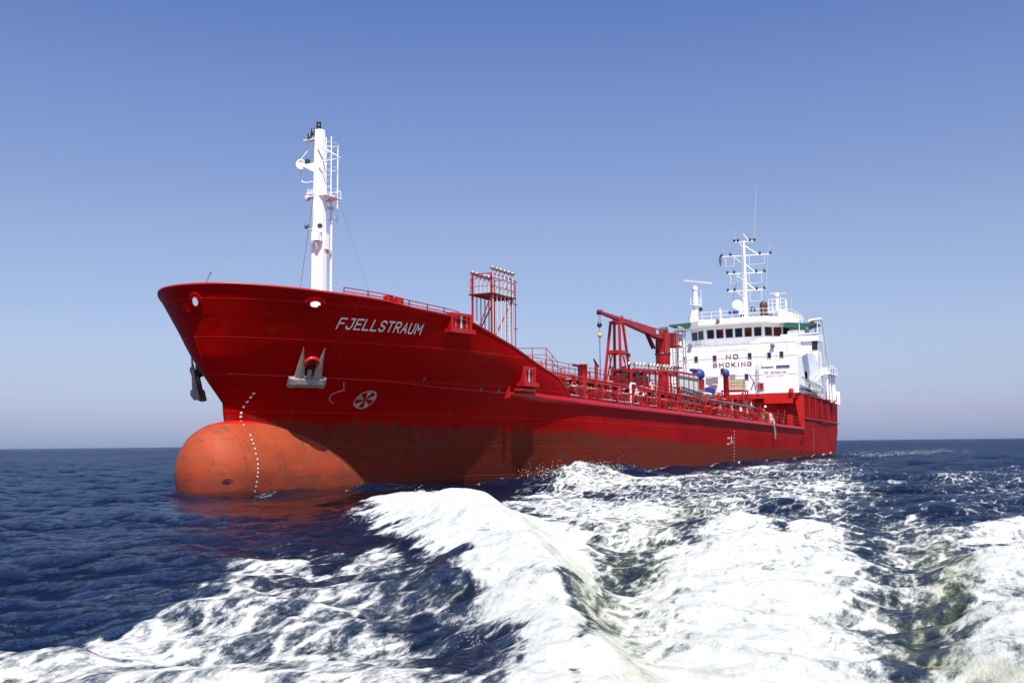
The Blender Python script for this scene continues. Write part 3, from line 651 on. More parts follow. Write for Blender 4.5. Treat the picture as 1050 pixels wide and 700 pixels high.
GLY = {'F': [[(0, 0), (0, 1), (1, 1)], [(0, .52), (.8, .52)]], 'J': [[(.35, 1), (1, 1)], [(.9, 1), (.9, .2), (.7, 0), (.25, 0), (0, .22)]], 'E': [[(1, 1), (0, 1), (0, 0), (1, 0)], [(0, .52), (.8, .52)]],
 'L': [[(0, 1), (0, 0), (1, 0)]], 'S': [[(1, .82), (.78, 1), (.22, 1), (0, .80), (.12, .58), (.88, .42), (1, .2), (.78, 0), (.22, 0), (0, .18)]], 'T': [[(0, 1), (1, 1)], [(.5, 1), (.5, 0)]],
 'R': [[(0, 0), (0, 1), (.75, 1), (1, .85), (1, .62), (.75, .48), (0, .48)], [(.5, .48), (1, 0)]], 'A': [[(0, 0), (.5, 1), (1, 0)], [(.2, .33), (.8, .33)]], 'U': [[(0, 1), (0, .2), (.22, 0), (.78, 0), (1, .2), (1, 1)]],
 'M': [[(0, 0), (0, 1), (.5, .38), (1, 1), (1, 0)]], 'N': [[(0, 0), (0, 1), (1, 0), (1, 1)]], 'O': [[(.25, 0), (.75, 0), (1, .2), (1, .8), (.75, 1), (.25, 1), (0, .8), (0, .2), (.25, 0), (.5, 0)]], 'K': [[(0, 0), (0, 1)], [(1, 1), (.05, .42)], [(.3, .58), (1, 0)]],
 'I': [[(.5, 0), (.5, 1)]], 'G': [[(1, .82), (.78, 1), (.22, 1), (0, .8), (0, .2), (.22, 0), (.78, 0), (1, .2), (1, .48), (.58, .48)]], 'P': [[(0, 0), (0, 1), (.78, 1), (1, .85), (1, .6), (.78, .45), (0, .45)]], 'C': [[(1, .8), (.75, 1), (.25, 1), (0, .8), (0, .2), (.25, 0), (.75, 0), (1, .2)]],
 'V': [[(0, 1), (.5, 0), (1, 1)]], 'Y': [[(0, 1), (.5, .5), (1, 1)], [(.5, .5), (.5, 0)]], 'Q': [[(.5, 0), (1, .5)]]}
def stroke_text(s, fn, name, mat, parent, wd=.09, gap=.42, asp=.62, slant=0.0):
    """painted block letters: each stroke a ribbon; u runs 0..1 along the word, v 0..1 up a letter; fn(u, v, lift)"""
    adv = [(asp * (1.25 if c == 'M' else .35 if c == 'I' else 1)) if c != ' ' else asp for c in s]
    tot = sum(adv) + gap * asp * (len(s) - 1); m = MB(); x = 0.0
    for c, a in zip(s, adv):
        for li, line in enumerate(GLY.get(c, [])):
            P = [Vector((x + p[0] * a, p[1] * (1 - wd) + wd / 2)) for p in line]; P = [Vector((p.x + slant * p.y, p.y)) for p in P]
            Lf, Rt = [], []
            for i, p in enumerate(P):
                d0 = (p - P[i - 1]).normalized() if i else None; d1 = (P[i + 1] - p).normalized() if i < len(P) - 1 else None
                if d0 is None: d0 = d1
                if d1 is None: d1 = d0
                n0 = Vector((-d0.y, d0.x)); n1 = Vector((-d1.y, d1.x)); b_ = (n0 + n1); b_ = b_.normalized() if b_.length > .1 else n0; k = min(1.9, 1 / max(.3, b_.dot(n0)))
                e = d0 * (-wd / 2 if i == 0 else wd / 2 if i == len(P) - 1 else 0)
                Lf.append(p + b_ * k * wd / 2 + e); Rt.append(p - b_ * k * wd / 2 + e)
            for i in range(len(P) - 1):
                for j in range(3):   # short pieces so that long strokes follow a curved plate
                    t0, t1 = j / 3, (j + 1) / 3
                    q = [Lf[i].lerp(Lf[i + 1], t0), Lf[i].lerp(Lf[i + 1], t1), Rt[i].lerp(Rt[i + 1], t1), Rt[i].lerp(Rt[i + 1], t0)]
                    m.add([fn(p.x / tot, p.y, li * .004) for p in q], [(0, 1, 2, 3)])
        x += a + gap * asp
    return m.build(name, mat, parent)
NA, NB_, NC_, ND = (44.13, 4.44, 7.27), (44.31, 4.66, 7.76), (40.38, 6.45, 7.23), (40.52, 6.64, 7.72)
def nm(u, v, o=0.0):
    x = NA[0] + (NC_[0] - NA[0]) * u; z = (NA[2] + (NC_[2] - NA[2]) * u) * (1 - v) + (NB_[2] + (ND[2] - NB_[2]) * u) * v
    return hp(x, z, 0.02 + o)
stroke_text('FJELLSTRAUM', nm, 'ship_name', 'letter', hull, wd=.14, gap=.52, slant=-.04)['label'] = 'white ship name FJELLSTRAUM on the bow'
def nm2(u, v, o=0.0): p = nm(1 - u, v, o); p.y *= -1; return p
stroke_text('FJELLSTRAUM', nm2, 'ship_name', 'letter', hull, wd=.14, gap=.52, slant=-.04)
# faint ghost of an older name in weld bead further aft
# bow thruster mark: a wheel with six painted wedges, and the bulb mark
TP = (40.93, 3.73, 4.25)
def onhull(P, du, dv, off=0.025): return hp(P[0] - du, P[2] + dv, off)
m = MB(); n = 40; ro, ri = 0.46, 0.40
for k in range(n):
    a0, a1 = 2 * math.pi * k / n, 2 * math.pi * (k + 1) / n
    m.add([onhull(TP, r_ * math.cos(a), r_ * .93 * math.sin(a)) for r_, a in ((ri, a0), (ro, a0), (ro, a1), (ri, a1))], [(0, 1, 2, 3)])
for k in range(5):
    a = 2 * math.pi * (k + .25) / 5
    m.add([onhull(TP, r_ * math.cos(a + d_), r_ * .93 * math.sin(a + d_), .03) for r_, d_ in ((0.05, 0), (ri + .01, -.30), (ri + .02, 0), (ri + .01, .30))], [(0, 1, 2, 3)])
m.build('thruster_mark', 'faded', hull)
m = MB(); pts = [(42.41, 3.60, 5.01), (42.14, 3.40, 4.65), (42.36, 3.21, 4.58), (42.54, 3.01, 4.46), (42.53, 2.86, 4.28), (42.37, 2.83, 4.13), (42.12, 2.89, 4.03), (41.59, 3.17, 3.99)]
pp = []
for i in range(len(pts) - 1):
    for t in (0, .25, .5, .75): q = lerp(pts[i], pts[i + 1], t); pp.append(hp(q[0], q[2], 0.0))
m.tube(pp, 0.028, 4); m.build('bulb_mark', 'faded', hull)
# draught marks: small painted figures, each its own piece
def mark(P, w_, h, name='draught_mark'):
    m = MB(); m.add([onhull(P, a_ * w_ / 2, b_ * h / 2) for a_, b_ in ((-1, -1), (1, -1), (1, 1), (-1, 1))], [(0, 1, 2, 3)]); return m.build(name, 'letter', hull)
for P in [(45.59, 1.03, 4.45), (45.61, 0.88, 4.28), (45.63, 0.71, 4.08), (45.70, 0.56, 3.85), (45.74, 0.47, 3.59), (45.73, 0.43, 3.42)]: mark(P, .085, .09)
for k in range(12): mark(lerp((-9.89, 8.00, 2.99), (-9.49, 8.00, -0.16), k / 11), .16, .11)
for k in range(8): mark(lerp((-48.03, 8.00, 3.46), (-47.45, 8.00, 0.81), k / 7), .2, .11)
for P in [(-7.99, 8.00, 2.37), (-8.93, 8.00, 1.98), (-7.76, 8.00, 1.86)]: mark(P, .9, .10, 'load_line_mark')
mark((-8.89, 8.00, 2.24), .25, .6, 'load_line_mark')
for P in [(45.70, 0.42, 3.20), (46.01, 0.86, 3.02), (46.20, 1.42, 2.56), (46.27, 1.56, 2.37), (46.28, 1.67, 2.20), (46.30, 1.77, 1.99), (46.33, 1.85, 1.77), (46.31, 1.93, 1.54), (46.32, 1.97, 1.33), (46.33, 1.98, 1.15), (46.34, 1.99, 0.98), (46.35, 1.98, 0.81), (46.37, 1.96, 0.58), (46.39, 1.94, 0.40), (46.39, 1.89, 0.19)]:
    N = Vector((0.25, P[1], (P[2] - 1) / 1.25)).normalized(); T = Vector((-1, 0, 0)); T = (T - N * T.dot(N)).normalized(); V = N.cross(T); q = Vector(P) + N * .03
    m = MB(); m.add([q + T * a_ * .038 + V * b_ * .042 for a_, b_ in ((-1, -1), (1, -1), (1, 1), (-1, 1))], [(0, 1, 2, 3)]); m.build('draught_mark', 'letter', hull)

# mooring leads: framed rollers, the openings' shade a dark panel on the shell
def roller_lead(P, w_, h, raise_, parent, name='roller_fairlead'):
    P = hp(P[0], P[2], 0.0); T = (hp(P.x - .5, P.z) - hp(P.x + .5, P.z)).normalized(); N = Vector((-T.y, T.x, 0)); N = N if N.y > 0 else -N; Zv = Vector((0, 0, 1))
    fr = MB(); t_ = 0.14
    def bx(m, u0, u1, v0, v1, n0, n1):
        q = [P + T * u + N * n_ + Zv * v for u in (u0, u1) for n_ in (n0, n1) for v in (v0, v1)]
        m.add(q, [(0, 1, 3, 2), (4, 6, 7, 5), (0, 4, 5, 1), (2, 3, 7, 6), (0, 2, 6, 4), (1, 5, 7, 3)])
    bx(fr, -w_ / 2 - t_, w_ / 2 + t_, h / 2, h / 2 + t_, -.25, .14); bx(fr, -w_ / 2 - t_ * 2, w_ / 2 + t_ * 2, -h / 2 - t_ * 1.5, -h / 2, -.25, .26)
    for sg in (-1, 1): bx(fr, sg * (w_ / 2 + t_), sg * w_ / 2, -h / 2, h / 2, -.25, .14)
    o = fr.build(name, 'red', parent)
    d_ = MB(); bx(d_, -w_ / 2, w_ / 2, -h / 2, h / 2, -.22, .015); d_.build('opening_shade', 'dark_red', o)
    for u in (-w_ * .34, 0.0, w_ * .34):
        r_ = MB(); q = P + T * u + N * .09; r_.lathe((q.x, q.y, q.z - h / 2), [(.07, 0), (.07, h * .25), (.05, h * .3), (.05, h * .7), (.07, h * .75), (.07, h)], 10); r_.build('roller', 'grey' if u == 0 else 'red', o)
    return o
roller_lead((38.32, 7.45, 7.94), 1.15, 0.62, 0, hull)
roller_lead((31.78, 7.85, 5.70), 0.95, 0.72, 0, hull)
m = MB(); P = hp(31.7, 4.95); m.box((31.7, hy(31.7, 4.95) + .08, 4.95), (1.9, .35, .14)); m.build('fairlead_shelf', 'red', hull)
m = MB()
for P in [(38.87, 5.70, 5.32)]: m.tube([hp(P[0], P[2]), hp(P[0], P[2], .14)], .09, 10)
m.build('hull_lug', 'orange_red', hull)
for P in ((38.75, 5.51, 5.05), (35.03, 6.76, 4.91), (33.74, 7.09, 4.88)):
    m = MB(); m.tube([hp(P[0], P[2], -.02), hp(P[0], P[2], .03)], .12, 10); m.build('scupper', 'black', hull)

# ---------------------------------------------------------------- anchors
def make_anchor(P, side, label):
    """stockless anchor stowed against the flare; P = middle of its crown on the shell"""
    q = hp(P[0], P[2]); e = .3; T = (hp(P[0] - e, P[2]) - hp(P[0] + e, P[2])).normalized(); V = (hp(P[0], P[2] + e) - hp(P[0], P[2] - e)).normalized(); N = T.cross(V); N = N if N.y > 0 else -N
    T = N.cross(Vector((0, 0, 1))).normalized(); T = T if T.x < 0 else -T
    up = T.cross(N).normalized(); up = up if up.z > 0 else -up; out = N
    if side < 0: up = (up * .35 + Vector((0, 0, 1)) * .65).normalized(); out = T.cross(up).normalized(); out = out if out.y > 0 else -out
    root = thing('anchor', label, 'anchor', 'bower anchors')
    def W(u, v, w_):
        p = q + N * (.12 if side > 0 else .75) + T * u * 1.08 + up * (v * 1.25 + .10) + out * w_
        return Vector((p.x, side * p.y, p.z))
    def loft(secs, mat, name, par):
        m = MB(); vs = []; n_ = len(secs[0])
        for s_ in secs: vs += [W(*c) for c in s_]
        fs = [(i * n_ + k, i * n_ + (k + 1) % n_, (i + 1) * n_ + (k + 1) % n_, (i + 1) * n_ + k) for i in range(len(secs) - 1) for k in range(n_)]
        fs += [tuple(range(n_)), tuple(range(len(vs) - n_, len(vs)))[::-1]]; m.add(vs, fs); return m.build(name, mat, par, bevel=.012)
    for s_ in (-1, 1):   # flukes: broad at the crown, drawn out to a point, leaning a little outward
        secs = []
        for v, u0, u1, th in ((-.30, .16, .60, .30), (-.05, .20, .56, .26), (.25, .26, .54, .19), (.6, .34, .50, .10), (1.0, .44, .47, .01)):
            um = (u0 + u1) / 2
            secs.append([(s_ * u0, v, 0), (s_ * um, v, -.05), (s_ * u1, v, 0), (s_ * u1 * .97, v, th * .6), (s_ * um, v, th), (s_ * u0, v, th * .7)])
        loft(secs, 'anchor', 'fluke', root)
    # crown with flared ends
    secs = [[(u, -.62 + c, -.05), (u, -.22 + c * .5, -.05), (u, -.22 + c * .5, .34 * k), (u, -.42 + c, .42 * k), (u, -.62 + c, .30 * k)] for u, c, k in ((-.80, -.02, .5), (-.66, .0, .85), (-.45, .06, 1), (-.15, .05, 1), (.15, .05, 1), (.45, .06, 1), (.66, .0, .85), (.80, -.02, .5))]
    loft(secs, 'anchor', 'crown', root)
    loft([[(-.09, v, .04), (.09, v, .04), (.09, v, .20), (-.09, v, .20)] for v in (-.3, .12)], 'anchor', 'shank', root)
    m = MB(); m.tube([W(0, .34, .05), W(0, .38, .0), W(0, .50, -.5)], [.20, .22, .24], 14)
    m.build('hawse_pipe', 'black', hull)
    m = MB(); pts = [W(.25 * math.cos(a), .42 + .22 * math.sin(a), .12 + .03 * math.sin(a)) for a in np.linspace(-.2, math.pi + .2, 14)]; m.tube(pts, .10, 8)
    m.build('hawse_lip', 'orange_red', hull)
    return root
make_anchor((44.15, 2.90, 5.41), 1, 'weathered grey anchor on the lit port bow, below and left of the ship name')
make_anchor((44.15, 2.90, 5.41), -1, 'dark silhouetted anchor on the far starboard bow, seen past the stem against the sky')

# ---------------------------------------------------------------- foremast
FX = 39.5
mb_ = (39.50, -0.18, 10.02); mt = (39.50, -0.25, 18.38)
fy = (mb_[1] + mt[1]) / 2
m = MB(); vs = []
secs = [(7.3, .44), (9.0, .42), (12.2, .41), (13.6, .37), (16.0, .33), (mt[2], .28)]
for z, h in secs:
    for a in range(8):
        an = math.pi / 4 * a + math.pi / 8; rr = h / max(abs(math.cos(an)), abs(math.sin(an))) * .93; vs.append((FX + rr * math.cos(an), fy + rr * math.sin(an), z))
fs = [(i * 8 + k, i * 8 + (k + 1) % 8, (i + 1) * 8 + (k + 1) % 8, (i + 1) * 8 + k) for i in range(5) for k in range(8)] + [tuple(range(8))[::-1], tuple(range(40, 48))]
m.add(vs, fs)
fmast = m.build('foremast', 'white', ship)
def sub(name, mat, fn, par): mm = MB(); fn(mm); return mm.build(name, mat, par)
P = (39.50, -0.29, 18.44); sub('masthead_light', 'black', lambda m: m.lathe((P[0], P[1], P[2] - .1), [(.13, 0), (.13, .12), (.09, .14), (.13, .2), (.13, .34), (.09, .36), (.12, .4), (.12, .5), (.04, .55)], 12), fmast)
for P in ((39.70, -0.50, 18.28), (39.70, -0.72, 18.08)): sub('navigation_light', 'black', lambda m: m.lathe((P[0], P[1], P[2] - .16), [(.11, 0), (.11, .3), (.06, .34)], 10), fmast)
P = (39.60, -0.70, 17.90); sub('lamp_bracket', 'white', lambda m: (m.box((FX + .1, P[1] + .05, P[2]), (.35, .85, .05)), m.bar((FX, fy, P[2] - .45), (FX + .1, P[1] - .2, P[2] - .03), .05)), fmast)
yl, yr = (39.50, -1.73, 16.74), (39.50, 1.08, 16.73)
def f_(m):
    m.tube([(39.90, -0.02, 17.51), (39.90, 1.39, 16.59), (39.90, 0.06, 16.57)], .045, 6); m.tube([(39.50, -0.59, 17.75), yl, (39.50, -0.51, 16.44)], .045, 6)
    m.tube([(39.50, -1.45, 16.52), (39.50, -1.44, 16.00), (39.50, -1.30, 15.77), (39.50, -1.01, 15.70), (39.50, -0.44, 15.71)], .035, 6)
    m.tube([(39.50, -0.27, 17.71), (39.50, -0.01, 16.94)], .03, 5); m.tube([(39.30, -0.35, 16.68), (39.30, -0.03, 15.75), (39.30, -0.47, 15.71)], .03, 5); m.tube([(39.30, -0.34, 15.53), (39.30, -0.02, 14.93)], .03, 5)
sub('yard_bracing', 'white', f_, fmast)
P = (39.80, -1.19, 16.64); sub('mast_horn', 'white', lambda m: m.lathe(P, [(.06, -.35), (.09, -.2), (.18, -.08), (.27, 0), (.26, .02), (.2, -.02), (.05, -.05)], 18, (.8, .5, -.1)), fmast)
P = (39.60, -0.93, 16.79); sub('side_light', 'lens_green', lambda m: m.lathe(P, [(.14, -.2), (.15, .05), (.1, .1)], 14, (.8, .5, 0)), fmast)
P = (39.50, -0.89, 16.60); sub('horn_platform', 'white', lambda m: (m.prism([(FX - .2, P[1] - .35, P[2]), (FX - .2, fy, P[2] + .05), (FX - .2, fy, P[2] - .55)], 0, (.45, 0, 0))), fmast)
# ladder with its cage, abaft the mast
def f_(m):
    x_ = FX - .75; zt = (39.29, 0.00, 18.24)[2]; zb = 7.5; 
    for dy in (-.17, .17): m.tube([(x_, fy + dy, zb), (x_, fy + dy, zt)], .032, 6)
    z = zb
    while z < zt: m.tube([(x_, fy - .17, z), (x_, fy + .17, z)], .012, 4); z += .3
    for z in (9.5, 12, 14.5, 17.4): m.tube([(x_, fy, z), (FX - .2, fy, z)], .025, 5)
sub('mast_ladder', 'white', f_, fmast)
def f_(m):
    for z in np.arange(13.9, 18.0, 1.33): m.tube([(FX - .75 - .62 * math.sin(a), fy + .36 * math.cos(a), z) for a in np.linspace(0, math.pi, 8)], .02, 4)
    for a in (.9, 2.2): m.tube([(FX - .75 - .62 * math.sin(a), fy + .36 * math.cos(a), 13.7), (FX - .75 - .62 * math.sin(a), fy + .36 * math.cos(a), 17.9)], .035, 5)
sub('ladder_cage', 'white', f_, fmast)
def f_(m):
    z = (39.50, -0.24, 14.86)[2]; m.box((FX - .35, fy + .05, z), (1.3, 1.25, .05)); m.prism([(FX - .1, fy + .1, z), (FX - .1, fy + .75, z), (FX - .1, fy + .1, z - .4)], 0, (.06, 0, 0))
    for p in ((.25, -.55), (-.95, -.55), (-.95, .65), (.25, .65)): m.tube([(FX + p[0], fy + p[1], z), (FX + p[0], fy + p[1], z + .42)], .018, 4)
    m.tube([(FX + .25, fy - .55, z + .42), (FX - .95, fy - .55, z + .42), (FX - .95, fy + .65, z + .42), (FX + .25, fy + .65, z + .42)], .018, 4)
sub('mast_platform', 'white', f_, fmast)
P = (39.60, -0.89, 14.86); sub('anchor_light', 'offwhite', lambda m: (m.lathe((P[0], P[1], P[2] - .12), [(.14, 0), (.16, .2), (.08, .26)], 10), m.prism([(P[0], P[1] - .1, P[2] + .2), (P[0], fy, P[2] + .55), (P[0], fy, P[2] + .1)], 0, (.1, 0, 0))), fmast)
sub('floodlight_arm', 'white', lambda m: m.tube([(39.80, -0.83, 13.28), (39.80, -0.67, 13.11), (39.80, 0.02, 13.18)], .03, 6), fmast)
for P, ax in (((39.90, -0.75, 13.30), (.6, -.6, -.2)), ((40.10, 0.32, 13.17), (.7, .3, -.3))): sub('floodlight', 'darkgrey', lambda m: m.lathe(P, [(.05, -.2), (.1, -.1), (.14, 0), (.13, .05)], 12, ax), fmast)
P = (39.90, 0.04, 12.66); sub('junction_box', 'white', lambda m: m.box((P[0] + .1, P[1], P[2]), (.35, .42, .45)), fmast)
P = (39.40, 0.09, 12.49); sub('junction_box', 'white', lambda m: m.box((P[0], P[1], P[2]), (.32, .30, .8)), fmast)
P = (39.90, 0.05, 12.20); sub('loudspeaker', 'offwhite', lambda m: m.lathe((P[0] + .1, P[1], P[2] - .2), [(.05, 0), (.16, .4)], 10), fmast)
P0, P1 = (38.74, 0.00, 9.95), (38.75, 0.00, 15.09); sub('vent_pole', 'white', lambda m: (m.tube([(P0[0], P0[1], 7.4), P1], .055, 6)), fmast)
for P in ((38.74, 0.00, 14.37), (38.96, 0.00, 12.06), (38.91, 0.00, 14.80)): sub('pole_fitting', 'offwhite', lambda m: (m.box(P, (.22, .22, .16)), m.bar(P, (FX, fy, P[2]), .04)), fmast)
def f_(m):
    a = (39.50, -0.72, 10.67)
    m.prism([(FX + .2, fy - .2, 9.9), (FX + .2, fy - .2, 7.4), (FX + .2, fy - .95, 7.4), (FX + .2, fy - .75, 9.0)], 0, (-.3, 0, 0)); m.tube([(FX + .3, fy - .95, 7.4), (FX + .3, fy - .85, 9.2), (FX + .3, fy - .3, 9.9)], .06, 6)
    m.prism([(FX - .15, fy + .3, 9.1), (FX - .15, fy + .55, 7.4), (FX - .15, fy + .3, 7.4)], 0, (.3, 0, 0))
sub('mast_foot', 'white', f_, fmast)
# rigging
def wire(name, a, b, r_=.012, mat='darkgrey', par=None, sag=0.0):
    m = MB(); pts = [Vector(lerp(a, b, t)) - Vector((0, 0, sag * 4 * t * (1 - t))) for t in np.linspace(0, 1, 9 if sag else 2)]; m.tube(pts, r_, 5); return m.build(name, mat, par or ship)
wire('forestay', (41.27, 0.00, 14.89), (47.54, 0.00, 9.58), .008, 'grey', sag=.12)
wire('shroud', (40.20, 0.00, 14.88), (41.00, -0.18, 9.77), .014)
wire('backstay', (38.51, 0.00, 15.57), (33.5, 0.0, 7.6), .006, 'grey', sag=.1)
m = MB(); a = (48.05, -0.00, 9.12); b_ = (47.31, 0.00, 9.70); m.tube([(a[0], a[1], a[2] - .6), b_], .03, 6); m.ball(b_, .05, 8); m.build('jackstaff', 'darkgrey', ship)

# ---------------------------------------------------------------- railings
def railing(name, pts, h, mat, par=None, posts=1.5, rails=3, r_=.022, stay=0.0, out=(0, 1, 0)):
    m = MB(); P = [Vector(p) for p in pts]
    for k in range(1, rails + 1): m.tube([p + Vector((0, 0, h * k / rails)) for p in P], r_, 5)
    for a, b_ in zip(P[:-1], P[1:]):
        n_ = max(1, round((b_ - a).length / posts))
        for i in range(n_ + 1):
            q = a.lerp(b_, i / n_); m.tube([q, q + Vector((0, 0, h))], r_ * 1.15, 5)
            if stay: m.tube([q + Vector((-.75, 0, 0)), q + Vector((0, 0, stay))], r_ * 1.1, 4)
    return m.build(name, mat, par or ship)
X_ = np.linspace(44.5, 38.4, 7)
railing('forecastle_railing', [(x, hy(x, ztop(x)) - .05, ztop(x) - .02) for x in X_], .34, 'red', rails=2, posts=1.9, r_=.026)
railing('forecastle_railing', [(x, -hy(x, ztop(x)) + .05, ztop(x) - .02) for x in X_], .34, 'red', rails=2, posts=1.9, r_=.026)
for P in ((42.37, 6.30, 8.58), (41.88, 6.51, 8.53)): m = MB(); m.box((P[0], P[1] - .25, P[2] + .12), (.42, .3, .3)); m.build('deck_box', 'orange_red', ship)
for s_ in (1, -1):
    railing('deck_edge_railing', [(x, s_ * (hy(x, zdeck(x)) - .12), zdeck(x)) for x in np.linspace(25.4, -40.8, 12)], 1.1, 'deck_red', posts=1.55, rails=3, stay=.7)
CW0 = (16.96, 3.00, 6.61); CW1 = (2.24, 3.00, 6.84)
def cwz(x): return CW0[2] + (x - CW0[0]) * .012
cwx = np.linspace(29, -38, 10)
cat = MB()
for a, b_ in zip(cwx[:-1], cwx[1:]):
    for y in (1.9, 3.1): cat.bar((a, y, cwz(a)), (b_, y, cwz(b_)), .12, .16)
for x in np.arange(28, -38, -2.8):
    for y in (1.9, 3.1): cat.bar((x, y, zdeck(x) - .05), (x, y, cwz(x)), .10)
    cat.bar((x, 1.9, cwz(x) - .05), (x, 3.1, cwz(x) - .05), .1)
catwalk = cat.build('catwalk', 'deck_red', ship)
m = MB()
for a, b_ in zip(cwx[:-1], cwx[1:]): m.bar((a, 2.5, cwz(a) + .06), (b_, 2.5, cwz(b_) + .06), 1.1, .03)
m.build('catwalk_grating', 'dark_red', catwalk)
for y in (1.9, 3.1): railing('catwalk_railing', [(x, y, cwz(x)) for x in np.linspace(29, -38, 8)], 1.05, 'deck_red', catwalk, posts=2.0, rails=3, r_=.024)
m = MB(); a, b_, c_, d_ = (21.37, 2.00, 8.35), (16.99, 2.00, 8.70), (15.05, 2.00, 7.87), (19.33, 2.00, 8.04)
m.tube([a, b_, c_], .028, 5); m.tube([add(a, (0, 0, -.45)), add(b_, (0, 0, -.45)), add(c_, (0, 0, -.45))], .022, 5)
for q, t in ((a, 1.3), (lerp(a, b_, .5), 1.4), (b_, 1.8), (lerp(b_, c_, .5), 1.5)): m.tube([q, add(q, (0, 0, -t))], .03, 5)
m.build('stair_railing', 'deck_red', ship)

# ---------------------------------------------------------------- vent riser tower on the foredeck
X0, X1, Y0, Y1 = 19.6, 22.6, -.72, .72
zt = (21.52, 0.00, 13.32)[2] + .0; zp = (21.54, 0.00, 11.93)[2]
m = MB()
for x in (X0, X1):
    for y in (Y0, Y1): m.bar((x, y, 4), (x, y, zt), .11)
for z in (zp, 8.6):
    m.bar((X0, Y0, z), (X1, Y0, z), .10); m.bar((X0, Y1, z), (X1, Y1, z), .10); m.bar((X0, Y0, z), (X0, Y1, z), .10); m.bar((X1, Y0, z), (X1, Y1, z), .10)
for y in (Y0, Y1): m.bar((X1, y, 8.6), (X0, y, zp), .07); m.bar((X1, y, zt), (X0, y, zt), .06)
m.bar((X0, Y0, zt), (X0, Y1, zt), .06); m.bar((X1, Y0, zt), (X1, Y1, zt), .06); m.bar((X1, Y0, 8.6), (X1, Y1, zp), .06)
vtower = m.build('vent_tower', 'red', ship)
m = MB(); m.box(((X0 + X1) / 2, 0, zp + .03), (X1 - X0 + .4, Y1 - Y0 + .4, .06)); m.build('tower_platform', 'dark_red', vtower)
railing('tower_railing', [(X1 + .1, Y0 - .1, zp), (X1 + .1, Y1 + .1, zp), (X0 - .1, Y1 + .1, zp)], 1.1, 'deck_red', vtower, posts=1.2, rails=2)
for y in (Y0 - .05, Y1 + .05):
    for k in range(6):
        x = X1 - .1 - (X1 - X0) * k / 5.3; zc = zt + .02 + (.25 if y > 0 else .05)
        o = MB().tube([(x, y, 4.5), (x, y, zc)], .045, 6).build('vent_pipe', 'offwhite', vtower)
        MB().lathe((x, y, zc - .04), [(.06, 0), (.15, .05), (.19, .12), (.15, .22), (.05, .25)], 12).build('vent_head', 'grey', o)
m = MB(); x_ = X0 - .3
for dy in (-.2, .2): m.tube([(x_, .3 + dy, 5), (x_, .3 + dy, zt)], .03, 5)
for z in np.arange(5, zt, .3): m.tube([(x_, .1, z), (x_, .5, z)], .018, 4)
m.build('tower_ladder', 'offwhite', vtower)
m = MB()
for z in (zt - .1, zt - 1.7, zt - 3.4, zt - 5.1): m.bar((X0, Y1, z), (X0 - .75, Y1, z), .05)
m.bar((X0 - .45, Y1, zt), (X0 - .45, Y1, zt - 5.6), .05); m.build('cable_bracket', 'red', vtower)

# ---------------------------------------------------------------- hose crane amidships
cr_root = MB()
CX = -14.3
def seg(prof, cx=CX, cy=0.0): return MB().lathe((cx, cy, 0), prof, 20)
z0, z1, z2, z3 = (-13.03, 0.00, 8.24)[2], (-13.13, 0.00, 9.59)[2], (-13.22, -0.00, 10.65)[2], (-13.39, 0.00, 12.87)[2]
crane = seg([(.52, 3.8), (.52, z0), (.50, z1 - .6), (.70, z1 + .1), (.72, z2)]).build('deck_crane', 'red', ship)
seg([(.78, z2 - .02), (.80, z2 + .15), (.62, z2 + .25)]).build('slewing_ring', 'dark_red', crane)
tw_ = MB()
for s_ in (-.42, .42): tw_.prism([(CX + .75, s_, z2 + .2), (CX + .5, s_, z3 - .1), (CX - .4, s_, z3 + .15), (CX - .8, s_, z3 - .1), (CX - .75, s_, z2 + .2)], 0, (0, .10 if s_ > 0 else -.10, 0))
tw_.box((CX, 0, (z2 + z3) / 2), (1.0, .8, z3 - z2)); tw_.build('crane_tower', 'red', crane)
jt, jr = (1.99, 0.00, 13.07), (-14.85, 0.00, 12.62)
jb = MB(); A, B_ = Vector(jt), Vector((CX - .9, 0, jr[2])); d_ = (B_ - A).normalized(); up_ = Vector((-d_.z, 0, d_.x)); up_ = up_ if up_.z > 0 else -up_
secs = [(0, .13, .14, .16), (.25, .20, .22, .20), (.45, .26, .42, .24), (.7, .36, .58, .28), (.86, .42, .74, .32), (1.0, .40, .45, .32)]
vs = []
for t, hu, hd, w_ in secs:
    p = A.lerp(B_, t)
    for sy, sz in ((-1, -hd), (1, -hd), (1, hu), (-1, hu)): vs.append(p + up_ * sz * .8 + Vector((0, sy * w_, 0)))
jb.add(vs, [(i * 4 + k, i * 4 + (k + 1) % 4, i * 4 + (k + 1) % 4 + 4, i * 4 + k + 4) for i in range(5) for k in range(4)] + [(0, 1, 2, 3), (23, 22, 21, 20)])
jib = jb.build('jib', 'red', crane, bevel=.02)
MB().lathe((A.x + .05, -.2, A.z), [(.20, 0), (.22, .05), (.22, .35), (.20, .4)], 14, (0, 1, 0)).build('jib_head_sheave', 'dark_red', jib)
for t in (.28, .42, .52, .66, .8): p = A.lerp(B_, t); MB().bar(p + up_ * .3, p + up_ * .46 + d_ * .25, .04).build('jib_eye', 'dark_red', jib)
p = A.lerp(B_, .8); MB().box((p.x, .36, p.z - .05), (.75, .02, .38)).build('capacity_plate', 'offwhite', jib)
p = A.lerp(B_, .97); MB().lathe((p.x, -.4, p.z + .55), [(.28, 0), (.28, .8)], 14, (0, 1, 0)).build('crane_winch', 'darkgrey', crane)
m = MB()
for s_ in (-.12, .12): m.tube([(-9.67, 0.00, 12.43)[0:1] + (s_, (-9.67, 0.00, 12.43)[2]), (-11.52, 0.00, 11.09)[0:1] + (s_, (-11.52, 0.00, 11.09)[2])], .11, 8)
m.build('luffing_cylinder', 'dark_red', crane)
